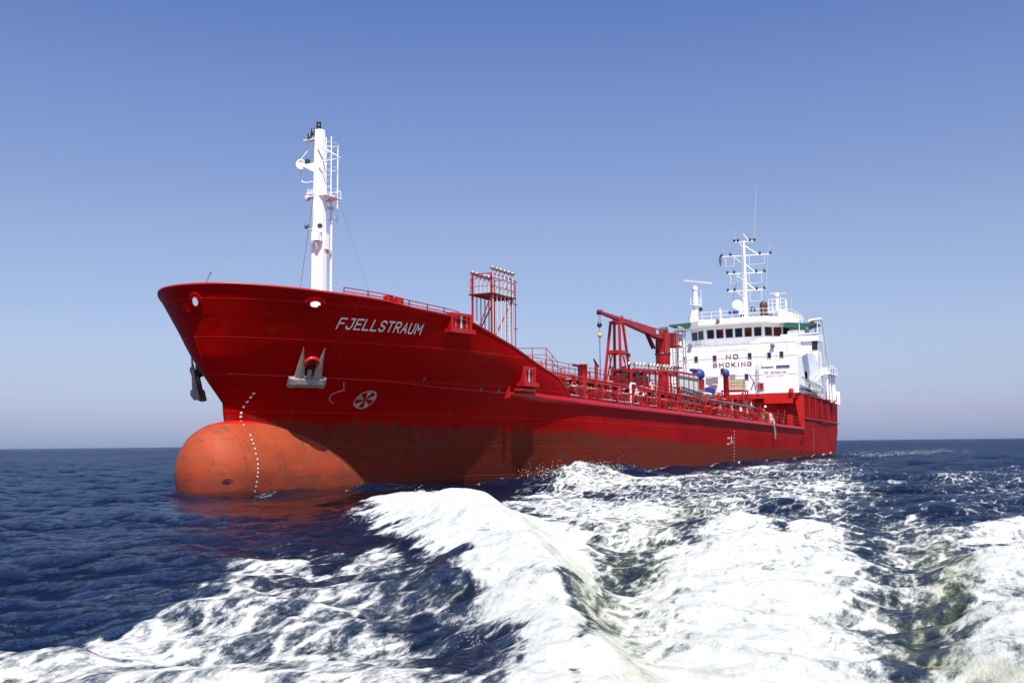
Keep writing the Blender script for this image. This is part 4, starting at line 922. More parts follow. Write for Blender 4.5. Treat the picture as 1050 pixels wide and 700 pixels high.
# platforms and controls on the after side of the crane
for px_, pz in ((-16.6, (-16.92, 0.00, 11.72)[2]), (-16.6, (-16.74, 0.00, 9.53)[2])):
    o = MB().box((px_, .1, pz), (2.6, 1.5, .16)).build('crane_platform', 'red', crane)
railing('crane_platform_railing', [(-15.4, .85, (-16.92, 0.00, 11.72)[2]), (-17.9, .85, (-16.92, 0.00, 11.72)[2]), (-17.9, -.65, (-16.92, 0.00, 11.72)[2])], 1.2, 'red', crane, posts=.9, rails=2, r_=.035)
MB().box((-17.0, .2, (-16.98, 0.00, 12.32)[2]), (.6, .5, 1.5)).build('control_stand', 'dark_red', crane)
m = MB()
for dy in (-.2, .25): m.tube([(-18.1, dy, 5), (-18.1, dy, (-17.04, 0.00, 13.12)[2])], .04, 5)
for z in np.arange(5.2, (-17.04, 0.00, 13.12)[2], .35): m.tube([(-18.1, -.2, z), (-18.1, .25, z)], .025, 4)
m.build('crane_ladder', 'red', crane)
m = MB(); zt_ = (-19.32, 0.00, 13.64)[2]
for x, y in ((-20.0, .3), (-20.8, .3), (-20.0, -.5), (-20.8, -.5)): m.bar((x, y, 4), (x, y, zt_), .10)
for z in np.arange(6, zt_, 1.3): m.bar((-20.0, .3, z), (-20.8, .3, z + .9), .05); m.bar((-20.0, .3, z), (-20.0, -.5, z + .9), .05)
m.box((-20.3, 0, zt_), (1.9, 1.1, .14)); lat = m.build('lattice_post', 'ladder', ship)
for k in range(4): MB().lathe((-19.7 - .4 * k, 0, zt_ + .1), [(.14, 0), (.2, .1), (.12, .3)], 10).build('post_floodlight', 'grey', lat)
# hook gear hanging from the jib head
hx = A.x + .12
hook = thing('crane_hook', 'black hook block with a yellow weight on a wire, hanging from the red jib head', 'crane hook', loc=(hx, 0, (2.27, 0.00, 11.96)[2]))
hz = hook.location.z; yz = (2.31, 0.00, 11.13)[2]
def loc(m, name, mat):
    m.v = [(v[0] - hx, v[1], v[2] - hz) for v in m.v]; return m.build(name, mat, hook)
loc(MB().tube([(hx, -.05, A.z - .1), (hx, -.05, hz)], .022, 5), 'fall_wire', 'darkgrey'); loc(MB().tube([(hx, .07, A.z - .1), (hx, .07, hz)], .022, 5), 'fall_wire', 'darkgrey')
loc(MB().lathe((hx, 0, hz - .2), [(.06, 0), (.2, .08), (.22, .3), (.1, .42)], 12), 'hook_block', 'black')
loc(MB().tube([(hx, 0, hz - .2), (hx, 0, yz)], .03, 5), 'pendant', 'grey')
loc(MB().lathe((hx, 0, yz - .25), [(.05, 0), (.17, .1), (.19, .28), (.06, .42)], 12), 'weight', 'yellow')
loc(MB().tube([(hx, 0, yz - .2), (hx + .02, 0, 7.6)], .035, 5), 'sling', 'blue')

# ---------------------------------------------------------------- jib rest
zr = (-1.58, 0.00, 12.53)[2]; m = MB(); RX = -1.9
for sx_ in (-1, 1):
    for sy_ in (-1, 1): m.bar((RX + sx_ * .45, sy_ * .40, zr), (RX + sx_ * 1.75, sy_ * 1.0, 4.0), .20)
zc = (-1.43, 0.00, 9.94)[2]; k_ = (zr - zc) / (zr - 4.0); ex, ey = .45 + 1.3 * k_, .40 + .6 * k_
for s_ in (-1, 1): m.bar((RX - ex, s_ * ey, zc), (RX + ex, s_ * ey, zc), .16, .28); m.bar((RX + s_ * ex, -ey, zc), (RX + s_ * ex, ey, zc), .16, .28)
for s_ in (-1, 1): m.bar((RX + .4, s_ * ey, zc), (RX - 1.5, s_ * 1.0, 5.5), .09); m.bar((RX - .4, s_ * ey, zc), (RX + 1.5, s_ * 1.0, 5.5), .09)
rest = m.build('jib_rest', 'red', ship)
m = MB(); m.box((RX, 0, zr + .05), (1.15, 1.0, .22)); m.box((RX - .3, -.42, zr + .35), (.12, .12, .6)); m.box((RX - .3, .42, zr + .35), (.12, .12, .6)); m.build('rest_cradle', 'red', rest)
MB().box((RX - .3, .9, zc - .25), (.35, .3, .3)).build('rest_lamp', 'black', rest)

# ---------------------------------------------------------------- cargo pipework, rails, valves between forecastle and poop
rnd = random.Random(11)
def pipe(name, pts, r_, mat, par=None, n=7): return MB().tube(pts, r_, n).build(name, mat, par or ship)
trunk = MB()
tz = 0.75
for a, b_ in zip(np.linspace(27, -34, 9)[:-1], np.linspace(27, -34, 9)[1:]):
    trunk.prism([(a, -4.5, zdeck(a) - .1), (a, 4.5, zdeck(a) - .1), (a, 4.2, zdeck(a) + tz), (a, -4.2, zdeck(a) + tz)], 0, (b_ - a, 0, zdeck(b_) - zdeck(a)))
trunk.build('trunk_deck', 'dark_red', ship)
for y, z, r_, mat in ((4.4, 1.0, .13, 'red'), (4.0, 1.35, .11, 'offwhite'), (3.6, 1.1, .15, 'red'), (1.5, 1.3, .16, 'red'), (1.1, 1.75, .12, 'offwhite'), (.6, 1.4, .16, 'red'), (-.2, 1.9, .13, 'deck_red'), (-.8, 1.5, .16, 'red'), (-1.6, 2.1, .11, 'offwhite'), (-2.4, 1.6, .16, 'deck_red'), (5.2, .55, .08, 'grey'), (-3.4, 2.2, .13, 'red'), (4.8, 1.9, .07, 'deck_red'), (.2, 2.4, .10, 'red')):
    pipe('cargo_pipe', [(x, y, zdeck(x) + z) for x in (26 - rnd.random() * 3, 10, -8, -20, -36)], r_, mat)
# transverse frames that carry the pipes
for i, x in enumerate(np.arange(24.5, -38, -3.1)):
    m = MB(); z = zdeck(x)
    for y in (-3.8, -1.3, 1.2, 4.2, 5.4): m.bar((x, y, z - .1), (x, y, z + 1.6 + (.9 if abs(y) < 2 else 0)), .10)
    m.bar((x, -3.8, z + 1.2), (x, 5.4, z + 1.2), .10, .14); m.bar((x, -1.3, z + 2.2), (x, 1.2, z + 2.2), .10, .12); m.bar((x, 4.2, z + 1.6), (x, 5.4, z + .2), .07)
    m.build('pipe_support', 'red' if i % 2 else 'deck_red', ship)
# valves with handwheels, vents and hatches
def valve(x, y, z, r_, mat, wheel):
    o = MB().lathe((x, y, z - r_ * 1.2), [(r_ * .9, 0), (r_ * .9, .06), (r_ * .5, .08), (r_ * .8, r_), (r_ * .5, r_ * 1.9), (.05, r_ * 2.1), (.04, r_ * 3.2)], 10).build('valve', mat, ship)
    w_ = MB(); c_ = (x, y, z + r_ * 2.1); w_.tube([(c_[0] + r_ * 1.1 * math.cos(a), c_[1] + r_ * 1.1 * math.sin(a), c_[2]) for a in np.linspace(0, 2 * math.pi, 11)], .022, 4, False)
    for a in (0, math.pi / 2): w_.bar((c_[0] - r_ * 1.1 * math.cos(a), c_[1] - r_ * 1.1 * math.sin(a), c_[2]), (c_[0] + r_ * 1.1 * math.cos(a), c_[1] + r_ * 1.1 * math.sin(a), c_[2]), .03)
    w_.build('handwheel', wheel, o)
for i in range(70):
    x = rnd.uniform(-36, 24); y = rnd.choice([4.4, 4.9, 3.6, 1.5, .6, -.8]) + rnd.uniform(-.2, .2)
    valve(x, y, zdeck(x) + rnd.uniform(1.3, 2.3), rnd.uniform(.13, .24), rnd.choice(['red', 'red', 'dark_red', 'grey', 'black', 'offwhite']), rnd.choice(['black', 'red', 'yellow', 'offwhite', 'deck_red']))
for i in range(60):   # risers with bends
    x = rnd.uniform(-35, 22); y = rnd.uniform(-3, 5); h = rnd.uniform(1.6, 3.0); z = zdeck(x); l_ = rnd.choice([-1, 1]) * rnd.uniform(.4, 1.2)
    pipe('riser_pipe', [(x, y, z), (x, y, z + h - .15), (x + l_ * .15, y, z + h), (x + l_, y, z + h)], rnd.uniform(.05, .11), rnd.choice(['red', 'deck_red', 'orange_red', 'offwhite', 'dark_red', 'grey', 'black']))
for i in range(12):
    x = rnd.uniform(-35, 20); y = rnd.choice([-2.5, 3.2, 5.6]); z = zdeck(x)
    MB().lathe((x, y, z), [(.28, 0), (.28, .9), (.36, .92), (.36, 1.0), (.1, 1.1)], 14).build('tank_hatch', rnd.choice(['red', 'deck_red', 'orange_red']), ship)
for i in range(14):
    x = rnd.uniform(-36, 23); y = rnd.uniform(5.0, 6.6); z = zdeck(x)
    MB().box((x, y, z + .35), (rnd.uniform(.3, .9), rnd.uniform(.2, .4), rnd.uniform(.5, .9))).build('deck_locker', rnd.choice(['red', 'orange_red', 'deck_red', 'dark_red']), ship)
for x in (19.5, 6.0, -6, -24, -33.5):   # mooring bitts
    o = MB().box((x, 6.6, zdeck(x) + .06), (1.6, .6, .12))
    for d_ in (-.5, .5): o.lathe((x + d_, 6.6, zdeck(x)), [(.17, 0), (.17, .62), (.21, .64), (.21, .72)], 12)
    o.build('mooring_bitts', 'red', ship)
for px, s_ in (((14.24, 3.60, 6.73), 1), ):
    MB().lathe((px[0], px[1], px[2] - .4), [(.30, 0), (.30, 1.25), (.34, 1.27), (.34, 1.35)], 14).build('ventilator', 'orange_red', ship)
P = (11.77, 3.60, 6.86)
o = MB().tube([(P[0], P[1], P[2] - .6), (P[0], P[1], P[2] + .9)], .13, 8).build('fire_monitor', 'red', ship)
MB().tube([(P[0] - .3, P[1], P[2] + .85), (P[0], P[1], P[2] + 1.0), (P[0] + .45, P[1], P[2] + 1.35)], [.13, .10, .05], 8).build('monitor_nozzle', 'dark_red', o)
# dark winch and valve actuators under the hose saddles
for px in ((-0.05, 2.00, 7.81), (-1.99, 2.00, 8.01), (3.14, 2.00, 7.87)):
    o = MB().lathe((px[0], px[1] - .5, px[2]), [(.45, 0), (.45, .08), (.2, .1), (.2, .9), (.45, .92), (.45, 1.0)], 16, (0, 1, 0)).build('deck_winch', 'black', ship)
    m = MB().box((px[0], px[1], px[2] - .7), (1.0, 1.2, .9)); m.build('winch_bed', 'dark_red', o)

# hose handling rack: red beam with pale saddles and hanging pipes
b0, b1, b2 = (4.19, 3.50, 7.98), (-7.14, 3.50, 8.42), (-13.76, 3.50, 8.43)
m = MB().bar(b0, b1, .22, .16); m.bar(b1, b2, .22, .22); m.bar(add(b0, (0, -1.6, 0)), add(b2, (0, -1.6, 0)), .2, .16)
for t in np.linspace(0, 1, 7): q = lerp(b0, b2, t); m.bar(q, (q[0], q[1], 4.2), .14); m.bar(add(q, (0, -1.6, 0)), (q[0], q[1] - 1.6, 4.2), .12); m.bar(q, add(q, (0, -1.6, 0)), .12)
rack = m.build('hose_rack', 'red', ship)
for k in range(14):
    q = lerp(b0, b1, k / 13); q = add(q, (0, 0, .1))
    MB().tube([add(q, (0, 0, -.1)), add(q, (0, 0, .28)), add(q, (.16, .0, .42)), add(q, (.36, 0, .40)), add(q, (.50, 0, .22))], .075, 7).build('gooseneck', 'grey' if k % 4 == 1 else 'offwhite', rack)
for k in range(13):
    q = lerp(b1, b2, .1 + .9 * k / 12); o = MB().tube([add(q, (0, .14, -.12)), (q[0], q[1] + .14, (-9.30, 3.50, 6.74)[2])], .085, 7).build('hanging_pipe', 'offwhite' if k % 3 else 'grey', rack)
    MB().tube([add(q, (0, .14, -.3)), add(q, (0, .14, -.55))], .13, 7).build('pipe_coupling', 'darkgrey', o)
MB().box(lerp(b1, add(b2, (0, -1.6, 0)), .5), (abs(b1[0] - b2[0]), .06, .12)).build('rack_top_bar', 'darkgrey', rack)
c0, c1 = (-6.19, 4.40, 6.93), (-11.82, 4.40, 6.26)
for k in range(7):
    z = (c0[0], 4.4 - .16 * (k % 3), c0[2] - .20 * k)
    e = (c1[0] - 1, z[1], z[2] - .35); MB().tube([z, e], .10, 7).build('stowed_hose', 'grey' if k % 2 else 'darkgrey', ship)
# long dark pipe lying aft along the rail
pipe('boom_pipe', [(-6.47, 6.60, 5.78), (-13.60, 6.60, 5.66), (-23.46, 6.60, 5.51)], .12, 'darkgrey')

# aft deck structures in front of the house
P = (-26.15, 0.00, 9.37)
o = MB(); o.ball((P[0], 0, P[2]), .72, 14, .9); cov = o.build('winch_cover', 'blue', None)
tag(cov, 'blue tarpaulin cover over gear beside the grey hanging pipes', 'tarpaulin cover')
MB().box((P[0] - .2, 0, (P[2] - .5 + 4) / 2), (1.0, .9, P[2] - .5 - 4)).build('gear_pedestal', 'red', ship)
o = MB(); o.box((P[0] + 1.9, .1, P[2] + .35), (1.6, .6, .32)); cv2 = o.build('hose_cover', 'blue', None, bevel=.12); tag(cv2, 'flat blue tarpaulin laid along the rack just left of the rounded blue cover', 'tarpaulin cover')
P = (-30.06, 2.00, 9.78)
pst = MB().lathe((P[0], P[1], 4), [(.30, 0), (.30, P[2] - 4.4), (.42, P[2] - 4.3)], 14).build('vent_post', 'red', ship)
bl = MB(); bl.lathe((P[0], P[1], P[2] - .42), [(.24, -.08), (.36, .0), (.40, .3), (.36, .58), (.18, .74), (.02, .78)], 16); o = bl.build('vent_hood', 'blue', None); tag(o, 'round blue canvas hood tied over the red ventilator post', 'canvas hood')
P = (-20.05, 3.00, 7.30)
o = MB().box(P, (1.5, .7, .55)).build('locker', 'blue', None, bevel=.08); tag(o, 'small bright blue locker among red pipes, under the red vent post', 'locker')
P = (-15.50, 4.00, 6.69); pipe('pale_pipe', [(P[0] + 1.2, P[1], P[2]), (P[0] - 1.2, P[1], P[2])], .18, 'offwhite')
for P in ((-26.75, 1.00, 8.61), (-29.08, 1.00, 8.84), (-36.64, 1.00, 9.57)): MB().box(P, (.5, .6, .7)).build('instrument_box', 'grey', ship)
P = (-32.96, 2.50, 8.48)
tote = thing('storage_tank', 'cream white plastic tank in a metal cage on the red deck before the house', 'tank', loc=(P[0], P[1], P[2] - .55))
MB().box((0, 0, .6), (1.3, 1.55, 1.1)).build('container', 'cream', tote, bevel=.08)
m = MB()
for z in (.1, .45, .8, 1.15): m.tube([(.67, -.8, z), (.67, .8, z), (-.67, .8, z), (-.67, -.8, z), (.67, -.8, z)], .018, 4)
for y in np.linspace(-.8, .8, 6): m.tube([(.67, y, 0), (.67, y, 1.15)], .018, 4)
for x in np.linspace(-.6, .6, 4): m.tube([(x, .8, 0), (x, .8, 1.15)], .018, 4)
m.build('cage', 'grey', tote); MB().box((0, 0, .02), (1.35, 1.65, .12)).build('pallet', 'offwhite', tote)
m = MB().box((P[0], P[1] - .3, P[2] - .68), (2.4, 2.6, .14))
for dx in (-1.1, 0, 1.1):
    for dy in (-1.5, .9): m.bar((P[0] + dx, P[1] + dy, 3.6), (P[0] + dx, P[1] + dy, P[2] - .7), .12)
m.bar((P[0] + 1.1, P[1] - 1.5, 3.8), (P[0] + 1.1, P[1] + .9, P[2] - .9), .09); m.bar((P[0] + 1.1, P[1] + .9, 5), (P[0] - 1.1, P[1] + .9, 5), .09); m.build('storage_stand', 'red', ship)
for (x0, x1, y0, y1, z1, mt_) in ((-25, -33, -1.5, 1.2, 6.5, 'red'), (-30, -36, -5, -2, 6.9, 'deck_red'), (-34, -38, 1.8, 3.0, 5.6, 'orange_red'), (-22, -24.5, -3.0, -1.0, 7.2, 'red'), (-27, -29.5, 1.4, 2.4, 6.4, 'deck_red')):
    MB().bb((x0, y0, 3.6), (x1, y1, z1)).build('deck_machinery', mt_, ship, bevel=.05)
for i in range(55):
    x = rnd.uniform(-40, -12); y = rnd.uniform(-4.5, 3.5); z = rnd.uniform(5.2, 7.4); L_ = rnd.uniform(.5, 2.2)
    pipe('deck_piping', [(x, y, 3.6), (x, y, z), (x - L_ * rnd.choice([0, 1]), y + L_ * rnd.choice([0, .8]), z), (x - L_, y, z - rnd.uniform(0, .8))], rnd.uniform(.05, .12), rnd.choice(['red', 'deck_red', 'orange_red', 'red', 'offwhite', 'dark_red', 'grey', 'black', 'yellow']))

# ---------------------------------------------------------------- poop front
m = MB(); m.bb((-42.9, -7.9, 3.0), (-43.1, 7.6, 7.0)); m.build('poop_bulkhead', 'red', ship)
m = MB(); m.bb((-41.0, -7.4, 7.18), (-43.1, 7.3, 7.78)); m.bb((-41.0, 3.6, 6.55), (-42.9, 7.05, 7.18)); m.build('poop_deck_front', 'orange_red', ship)
MB().tube([(-41.6, 1.2, 3.2), (-41.6, 1.2, 7.1)], .38, 14).build('pillar', 'grey', ship)
st = MB()
for y in (5.2, 6.0): st.bar((-39.6, y, 3.6), (-42.6, y, 7.0), .08, .25)
for k in range(10): q = lerp((-39.6, 5.6, 3.6), (-42.6, 5.6, 7.0), (k + .5) / 10); st.box(q, (.25, .8, .04))
st.build('stairway', 'dark_red', ship)
MB().bb((-41.3, 6.3, 3.3), (-42.2, 6.8, 5.2)).build('ladder_panel', 'orange_red', ship)

# ---------------------------------------------------------------- superstructure
house = MB().bb((-41.0, -7.5, 7.78), (-60, 7.75, (-41.00, 0.23, 13.98)[2])); ztf = (-41.00, 0.23, 13.98)[2]
house = MB()
house.bb((-41.0, -8.0, 7.78), (-45, 7.78, ztf)); house.bb((-44.9, -7.0, 7.76), (-60, 6.9, ztf - .02))
house = house.build('superstructure', 'white', ship)
# plating seams, slightly raised stiffeners showing through the front
m = MB()
for y in np.arange(-6.9, 7.7, 1.22): m.bb((-40.99, y, 7.9), (-40.975, y + .035, ztf - .05))
for z in (10.05, 12.25, 13.9): m.bb((-40.985, -7.4, z), (-40.965, 7.7, z + .035))
m.build('plating_seam', 'offwhite', house)
for px in ((-41.00, -6.07, 12.35), (-41.00, -4.62, 12.34), (-41.00, -2.26, 12.35), (-41.00, 2.10, 12.44), (-41.00, 4.46, 12.38), (-41.00, 5.92, 12.43), (-41.00, -1.33, 10.70), (-41.00, 1.62, 9.90)):
    fr = MB().bb((-40.98, px[1] - .27, px[2] - .38), (-40.93, px[1] + .27, px[2] + .38)).build('porthole', 'offwhite', house)
    MB().bb((-40.92, px[1] - .2, px[2] - .31), (-40.90, px[1] + .2, px[2] + .31)).build('pane', 'glass', fr)
# texts on the house front
def plane_text(s, bl, tr, mat, wd=.14, gap=.6, x=-40.95):
    f_ = lambda u, v, o=0.0: Vector((x + o * 2, bl[1] + (tr[1] - bl[1]) * u, bl[2] + (tr[2] - bl[2]) * v)); return stroke_text(s, f_, 'lettering', mat, house, wd=wd, gap=gap)
plane_text('NO', (-41.00, -0.80, 12.14), (-41.00, 0.61, 12.72), 'redletter', .16, .8)
plane_text('SMOKING', (-41.00, -2.48, 11.18), (-41.00, 2.23, 11.73), 'redletter', .16, .75)
plane_text('PROTECT ENVIRONMENT', (-41.00, -1.87, 13.16), (-41.00, 1.83, 13.30), 'greyletter', .12, .5)
plane_text('NO SMOKING', (-40.80, 3.78, 10.16), (-40.80, 6.35, 10.40), 'redletter', .16, .5)
plane_text('SAFETY FIRST', (-40.80, 4.00, 9.75), (-40.80, 6.10, 9.94), 'greyletter', .14, .5)
# raised white block behind the second notice
a, b_ = (-40.70, 3.53, 10.63), (-40.70, 6.57, 8.17)
MB().bb((-40.99, a[1], 7.8), (-40.97, b_[1], a[2])).build('notice_panel', 'white', house)
a, b_ = (-40.70, 4.24, 10.84), (-40.70, 4.97, 11.75)
MB().bb((-40.975, (-41.00, 3.47, 11.01)[1], (-41.00, 3.47, 11.01)[2]), (-40.88, (-41.00, 4.91, 11.77)[1], (-41.00, 4.91, 11.77)[2])).build('life_raft_cradle', 'white', house)
a, b_ = (-40.60, 5.25, 10.90), (-40.60, 6.82, 11.09)
o = MB().bb((-40.97, a[1], a[2]), (-40.88, b_[1], b_[2])); o = o.build('stretcher', 'blue', house)
a, b_ = (-40.80, 3.01, 8.36), (-40.80, 3.62, 9.04)
o = MB().bb((-40.97, a[1] - .12, a[2] - .12), (-40.9, b_[1] + .12, b_[2] + .12)).build('fire_hose_cabinet', 'offwhite', house); MB().bb((-40.89, a[1], a[2]), (-40.8, b_[1], b_[2])).build('cabinet_door', 'red', o)
a, b_ = (-40.80, -2.80, 8.98), (-40.80, -1.98, 9.91); MB().bb((-40.9, a[1], a[2]), (-40.2, b_[1], b_[2])).build('vent_box', 'offwhite', house)
m = MB()
for y in ((-40.80, 2.87, 9.36)[1], (-40.80, 3.17, 9.35)[1]): m.tube([(-40.75, y, 7.9), (-40.75, y, 11.2)], .03, 4)
for z in np.arange(8, 11.2, .4): m.tube([(-40.75, (-40.80, 2.87, 9.36)[1], z), (-40.75, (-40.80, 3.17, 9.35)[1], z)], .025, 4)
m.build('house_ladder', 'grey', house)
m = MB(); m.tube([(-39.80, 2.20, 10.05), (-39.80, 2.75, 9.20), (-39.80, 2.95, 8.14)], .06, 5); m.tube([(-39.80, 2.75, 9.20), (-39.80, 2.37, 8.16)], .06, 5); m.build('hose_davit', 'dark_red', house)
# bridge front rail and bulwark
railing('bridge_front_railing', [(-41.1, -7.4, ztf), (-41.1, 2.2, ztf)], (-41.00, 0.25, 14.58)[2] - ztf, 'white', house, posts=1.2, rails=2, r_=.03)
m = MB(); za = ztf - .05; zb = (-41.00, 4.07, 14.54)[2]
m.prism([(-41.03, 2.0, za), (-41.03, 3.4, zb), (-41.03, 7.72, zb), (-41.03, 7.72, za)], 0, (-.15, 0, 0)); m.build('bridge_bulwark', 'white', house)
# wheelhouse with raked front and angled cheeks
wz0, wz1 = ztf - .02, (-43.00, -1.21, 16.19)[2] + .25
FRONT = [(-45.4, -6.6), (-43.0, -4.1), (-43.0, 3.3), (-45.4, 6.1)]
m = MB(); rake = .12
poly = FRONT + [(-49.5, 6.2), (-49.5, -6.4)]
bot = [(x - (rake if x > -48 else 0), y * .985, wz0) for x, y in poly]; top = [(x + (.06 if x > -48 else 0), y, wz1) for x, y in poly]; n = len(poly)
m.add(bot + top, [tuple(range(n))[::-1], tuple(range(n, 2 * n))] + [(i, (i + 1) % n, (i + 1) % n + n, i + n) for i in range(n)])
wheel = m.build('wheelhouse', 'white', ship)
def pane(i, u0, u1, glass, par=None):
    a, b_ = Vector((FRONT[i][0], FRONT[i][1], 0)), Vector((FRONT[i + 1][0], FRONT[i + 1][1], 0)); nrm = (b_ - a).cross(Vector((0, 0, 1))).normalized(); nrm = nrm if nrm.x > 0 else -nrm
    zb_, zt_ = (-43.00, -1.25, 15.02)[2] - .02, (-43.00, -1.21, 16.07)[2]
    def q(u, z, o): f = (z - wz0) / (wz1 - wz0); p = a.lerp(b_, u); return Vector((p.x - rake + (rake + .06) * f, p.y * (.985 + .015 * f), z)) + nrm * o
    L_ = (b_ - a).length; e = .07 / L_
    fr = MB().add([q(u0 - e, zb_ - .07, -.02), q(u1 + e, zb_ - .07, -.02), q(u1 + e, zt_ + .07, -.02), q(u0 - e, zt_ + .07, -.02), q(u0 - e, zb_ - .07, .03), q(u1 + e, zb_ - .07, .03), q(u1 + e, zt_ + .07, .03), q(u0 - e, zt_ + .07, .03)], [(0, 1, 2, 3), (4, 5, 6, 7), (0, 1, 5, 4), (1, 2, 6, 5), (2, 3, 7, 6), (3, 0, 4, 7)]).build('window', 'offwhite', wheel)
    MB().add([q(u0, zb_, .04), q(u1, zb_, .04), q(u1, zt_, .04), q(u0, zt_, .04)], [(0, 1, 2, 3)]).build('pane', glass, fr)
W_ = 7.4
for k, g in enumerate(['glass', 'glass_red', 'glass', 'glass', 'glass_red', 'glass']):
    y0 = (-43.00, -3.73, 15.66)[1] + k * 1.20; u0 = (y0 + 4.1) / W_; pane(1, u0, u0 + .88 / W_, g)
pane(2, .08, .34, 'glass_red'); pane(2, .40, .68, 'glass_red'); pane(2, .75, .97, 'glass')
pane(0, .10, .50, 'glass'); pane(0, .58, .94, 'glass')
# roof with its deep white brim
m = MB(); rz0, rz1 = wz1 - .02, (-41.50, -0.15, 17.26)[2]
outer = [(-44.9, -7.1), (-41.5, -4.4), (-41.5, 4.0), (-44.9, 6.9), (-50.3, 6.9), (-50.3, -7.1)]; n = 6
bot = [(x + (-.25 if x > -46 else 0), y * .96, rz0 + .05) for x, y in outer]; mid = [(x, y, rz0 + .18) for x, y in outer]; top = [(x - (.12 if x > -46 else 0), y * .985, rz1) for x, y in outer]
m.add(bot + mid + top, [tuple(range(n))[::-1], tuple(range(2 * n, 3 * n))] + [(i + j * n, (i + 1) % n + j * n, (i + 1) % n + (j + 1) * n, i + (j + 1) * n) for i in range(n) for j in range(2)])
roof = m.build('wheelhouse_roof', 'white', ship)
railing('roof_railing', [(-45.2, -6.7, rz1), (-42.0, -4.1, rz1), (-42.0, 3.7, rz1), (-45.2, 6.6, rz1), (-50, 6.6, rz1)], 1.0, 'white', roof, posts=1.4, rails=2, r_=.028)
railing('roof_railing', [(-45.2, -6.7, rz1), (-50, -6.7, rz1)], 1.0, 'white', roof, posts=1.4, rails=2, r_=.028)
m = MB(); m.prism([(-44.8, 4.9, rz1), (-44.8, 4.9, rz1 + 1.25), (-48.5, 7.2, rz1 + .5), (-48.5, 7.2, rz1 - .1)], 0, (-.08, -.1, 0)); m.build('roof_wind_screen', 'offwhite', roof)
# bridge wings
wz = (-43.50, 7.05, 14.59)[2]
for s_ in (1, -1):
    ye = 9.9 if s_ > 0 else 9.0; yi = 5.4 if s_ > 0 else 6.6
    zt2, zb2 = (-43.30, 7.68, 14.89)[2], (-43.30, 7.65, 14.18)[2]
    m = MB(); m.bb((-43.3, s_ * yi, zb2), (-43.2, s_ * ye, zt2)); m.bb((-43.3, s_ * (ye - .1), zb2), (-46.4, s_ * ye, zt2)); m.bb((-43.2, s_ * yi, zb2 - .15), (-46.4, s_ * ye, zb2 - .001)); m.bb((-43.1, s_ * yi, zt2), (-43.4, s_ * (ye + .05), zt2 + .12))
    wing = m.build('bridge_wing', 'white', ship)
    if s_ > 0:
        outl = [(800,350), (838.5,348.5), (838.8,371), (836.5,363.5)]
        P = [(-43.50, 5.97, 14.05), (-43.50, 9.75, 14.08), (-43.50, 9.67, 11.36), (-43.50, 9.44, 12.20), (-43.50, 9.06, 12.63), (-43.50, 8.36, 12.55), (-43.50, 7.83, 12.28), (-43.50, 7.50, 11.82), (-43.50, 7.45, 10.51), (-43.50, 5.83, 10.46)]
        m = MB(); m.prism([(-43.45, p[1], p[2]) for p in P], 0, (-.3, 0, 0)); br = m.build('wing_support', 'white', wing)
        P = (-43.40, 9.40, 13.61); o = MB().bb((-43.42, P[1] - .32, P[2] - .62), (-43.36, P[1] + .32, P[2] + .55)).build('wing_window', 'black', wing); MB().bb((-43.355, P[1] - .24, P[2] - .54), (-43.34, P[1] + .24, P[2] + .47)).build('pane', 'glass', o)
    # green canvas dodger and awning
    m = MB(); zt3 = (-44.00, 7.02, 16.56)[2]
    if s_ > 0:
        pts_ = [(-43.50, 5.69, 15.99), (-43.50, 6.06, 16.39), (-43.50, 7.12, 16.43), (-43.50, 8.39, 16.30), (-43.50, 9.32, 16.33), (-43.50, 9.77, 16.15), (-43.50, 9.19, 16.01), (-43.50, 8.37, 15.76), (-43.50, 8.01, 15.37), (-43.50, 7.55, 15.63), (-43.50, 6.74, 15.87)]
        m.prism([(-43.6, p[1], p[2]) for p in pts_], 0, (-2.8, 0, 0))
    else:
        a = (-44.00, -6.41, 17.31); b_ = (-44.00, -7.72, 17.14)
        m.prism([(-43.6, b_[1] - 1.2, a[2] - .35), (-43.6, b_[1] - 1.2, a[2] - .15), (-43.6, a[1] + .8, a[2]), (-43.6, a[1] + .8, a[2] - .7)], 0, (-2.4, 0, 0))
    m.build('canvas_awning', 'green', wing)
    for y in (ye - .1, (yi + ye) / 2): MB().tube([(-43.35, s_ * y, zt2), (-43.35, s_ * y, (-43.50, 7.69, 16.22)[2])], .05, 5).build('awning_post', 'white', wing)
    for y in (ye - 1.4,): MB().lathe((-43.6, s_ * y, zt2 + .1), [(.2, 0), (.26, .3), (.26, .75), (.1, .8)], 12).build('console', 'darkgrey', wing)
MB().bb((-43.5, 6.2, wz1 - 1.9), (-43.6, 8.6, wz1 - 1.0)).build('wing_screen', 'lens', ship)
for P, ax in (((-42.80, 6.75, 13.89), (1, .1, -.2)), ((-42.60, 6.03, 13.61), (1, 0, -.3)), ((-40.70, 4.92, 13.46), (1, 0, -.5)), ((-40.70, -5.29, 14.01), (1, 0, -.3)), ((-41.40, -1.86, 16.99), (1, 0, -.6))):
    o = MB().lathe(P, [(.08, -.3), (.2, -.15), (.28, .0), (.26, .06)], 14, ax).build('floodlight', 'darkgrey', house); MB().lathe(add(P, (ax[0] * .06, ax[1] * .06, ax[2] * .06)), [(.2, 0), (.2, .02)], 14, ax).build('lens', 'lens', o); MB().tube([P, add(P, (-.4, 0, -.35))], .05, 5).build('lamp_arm', 'white', o)

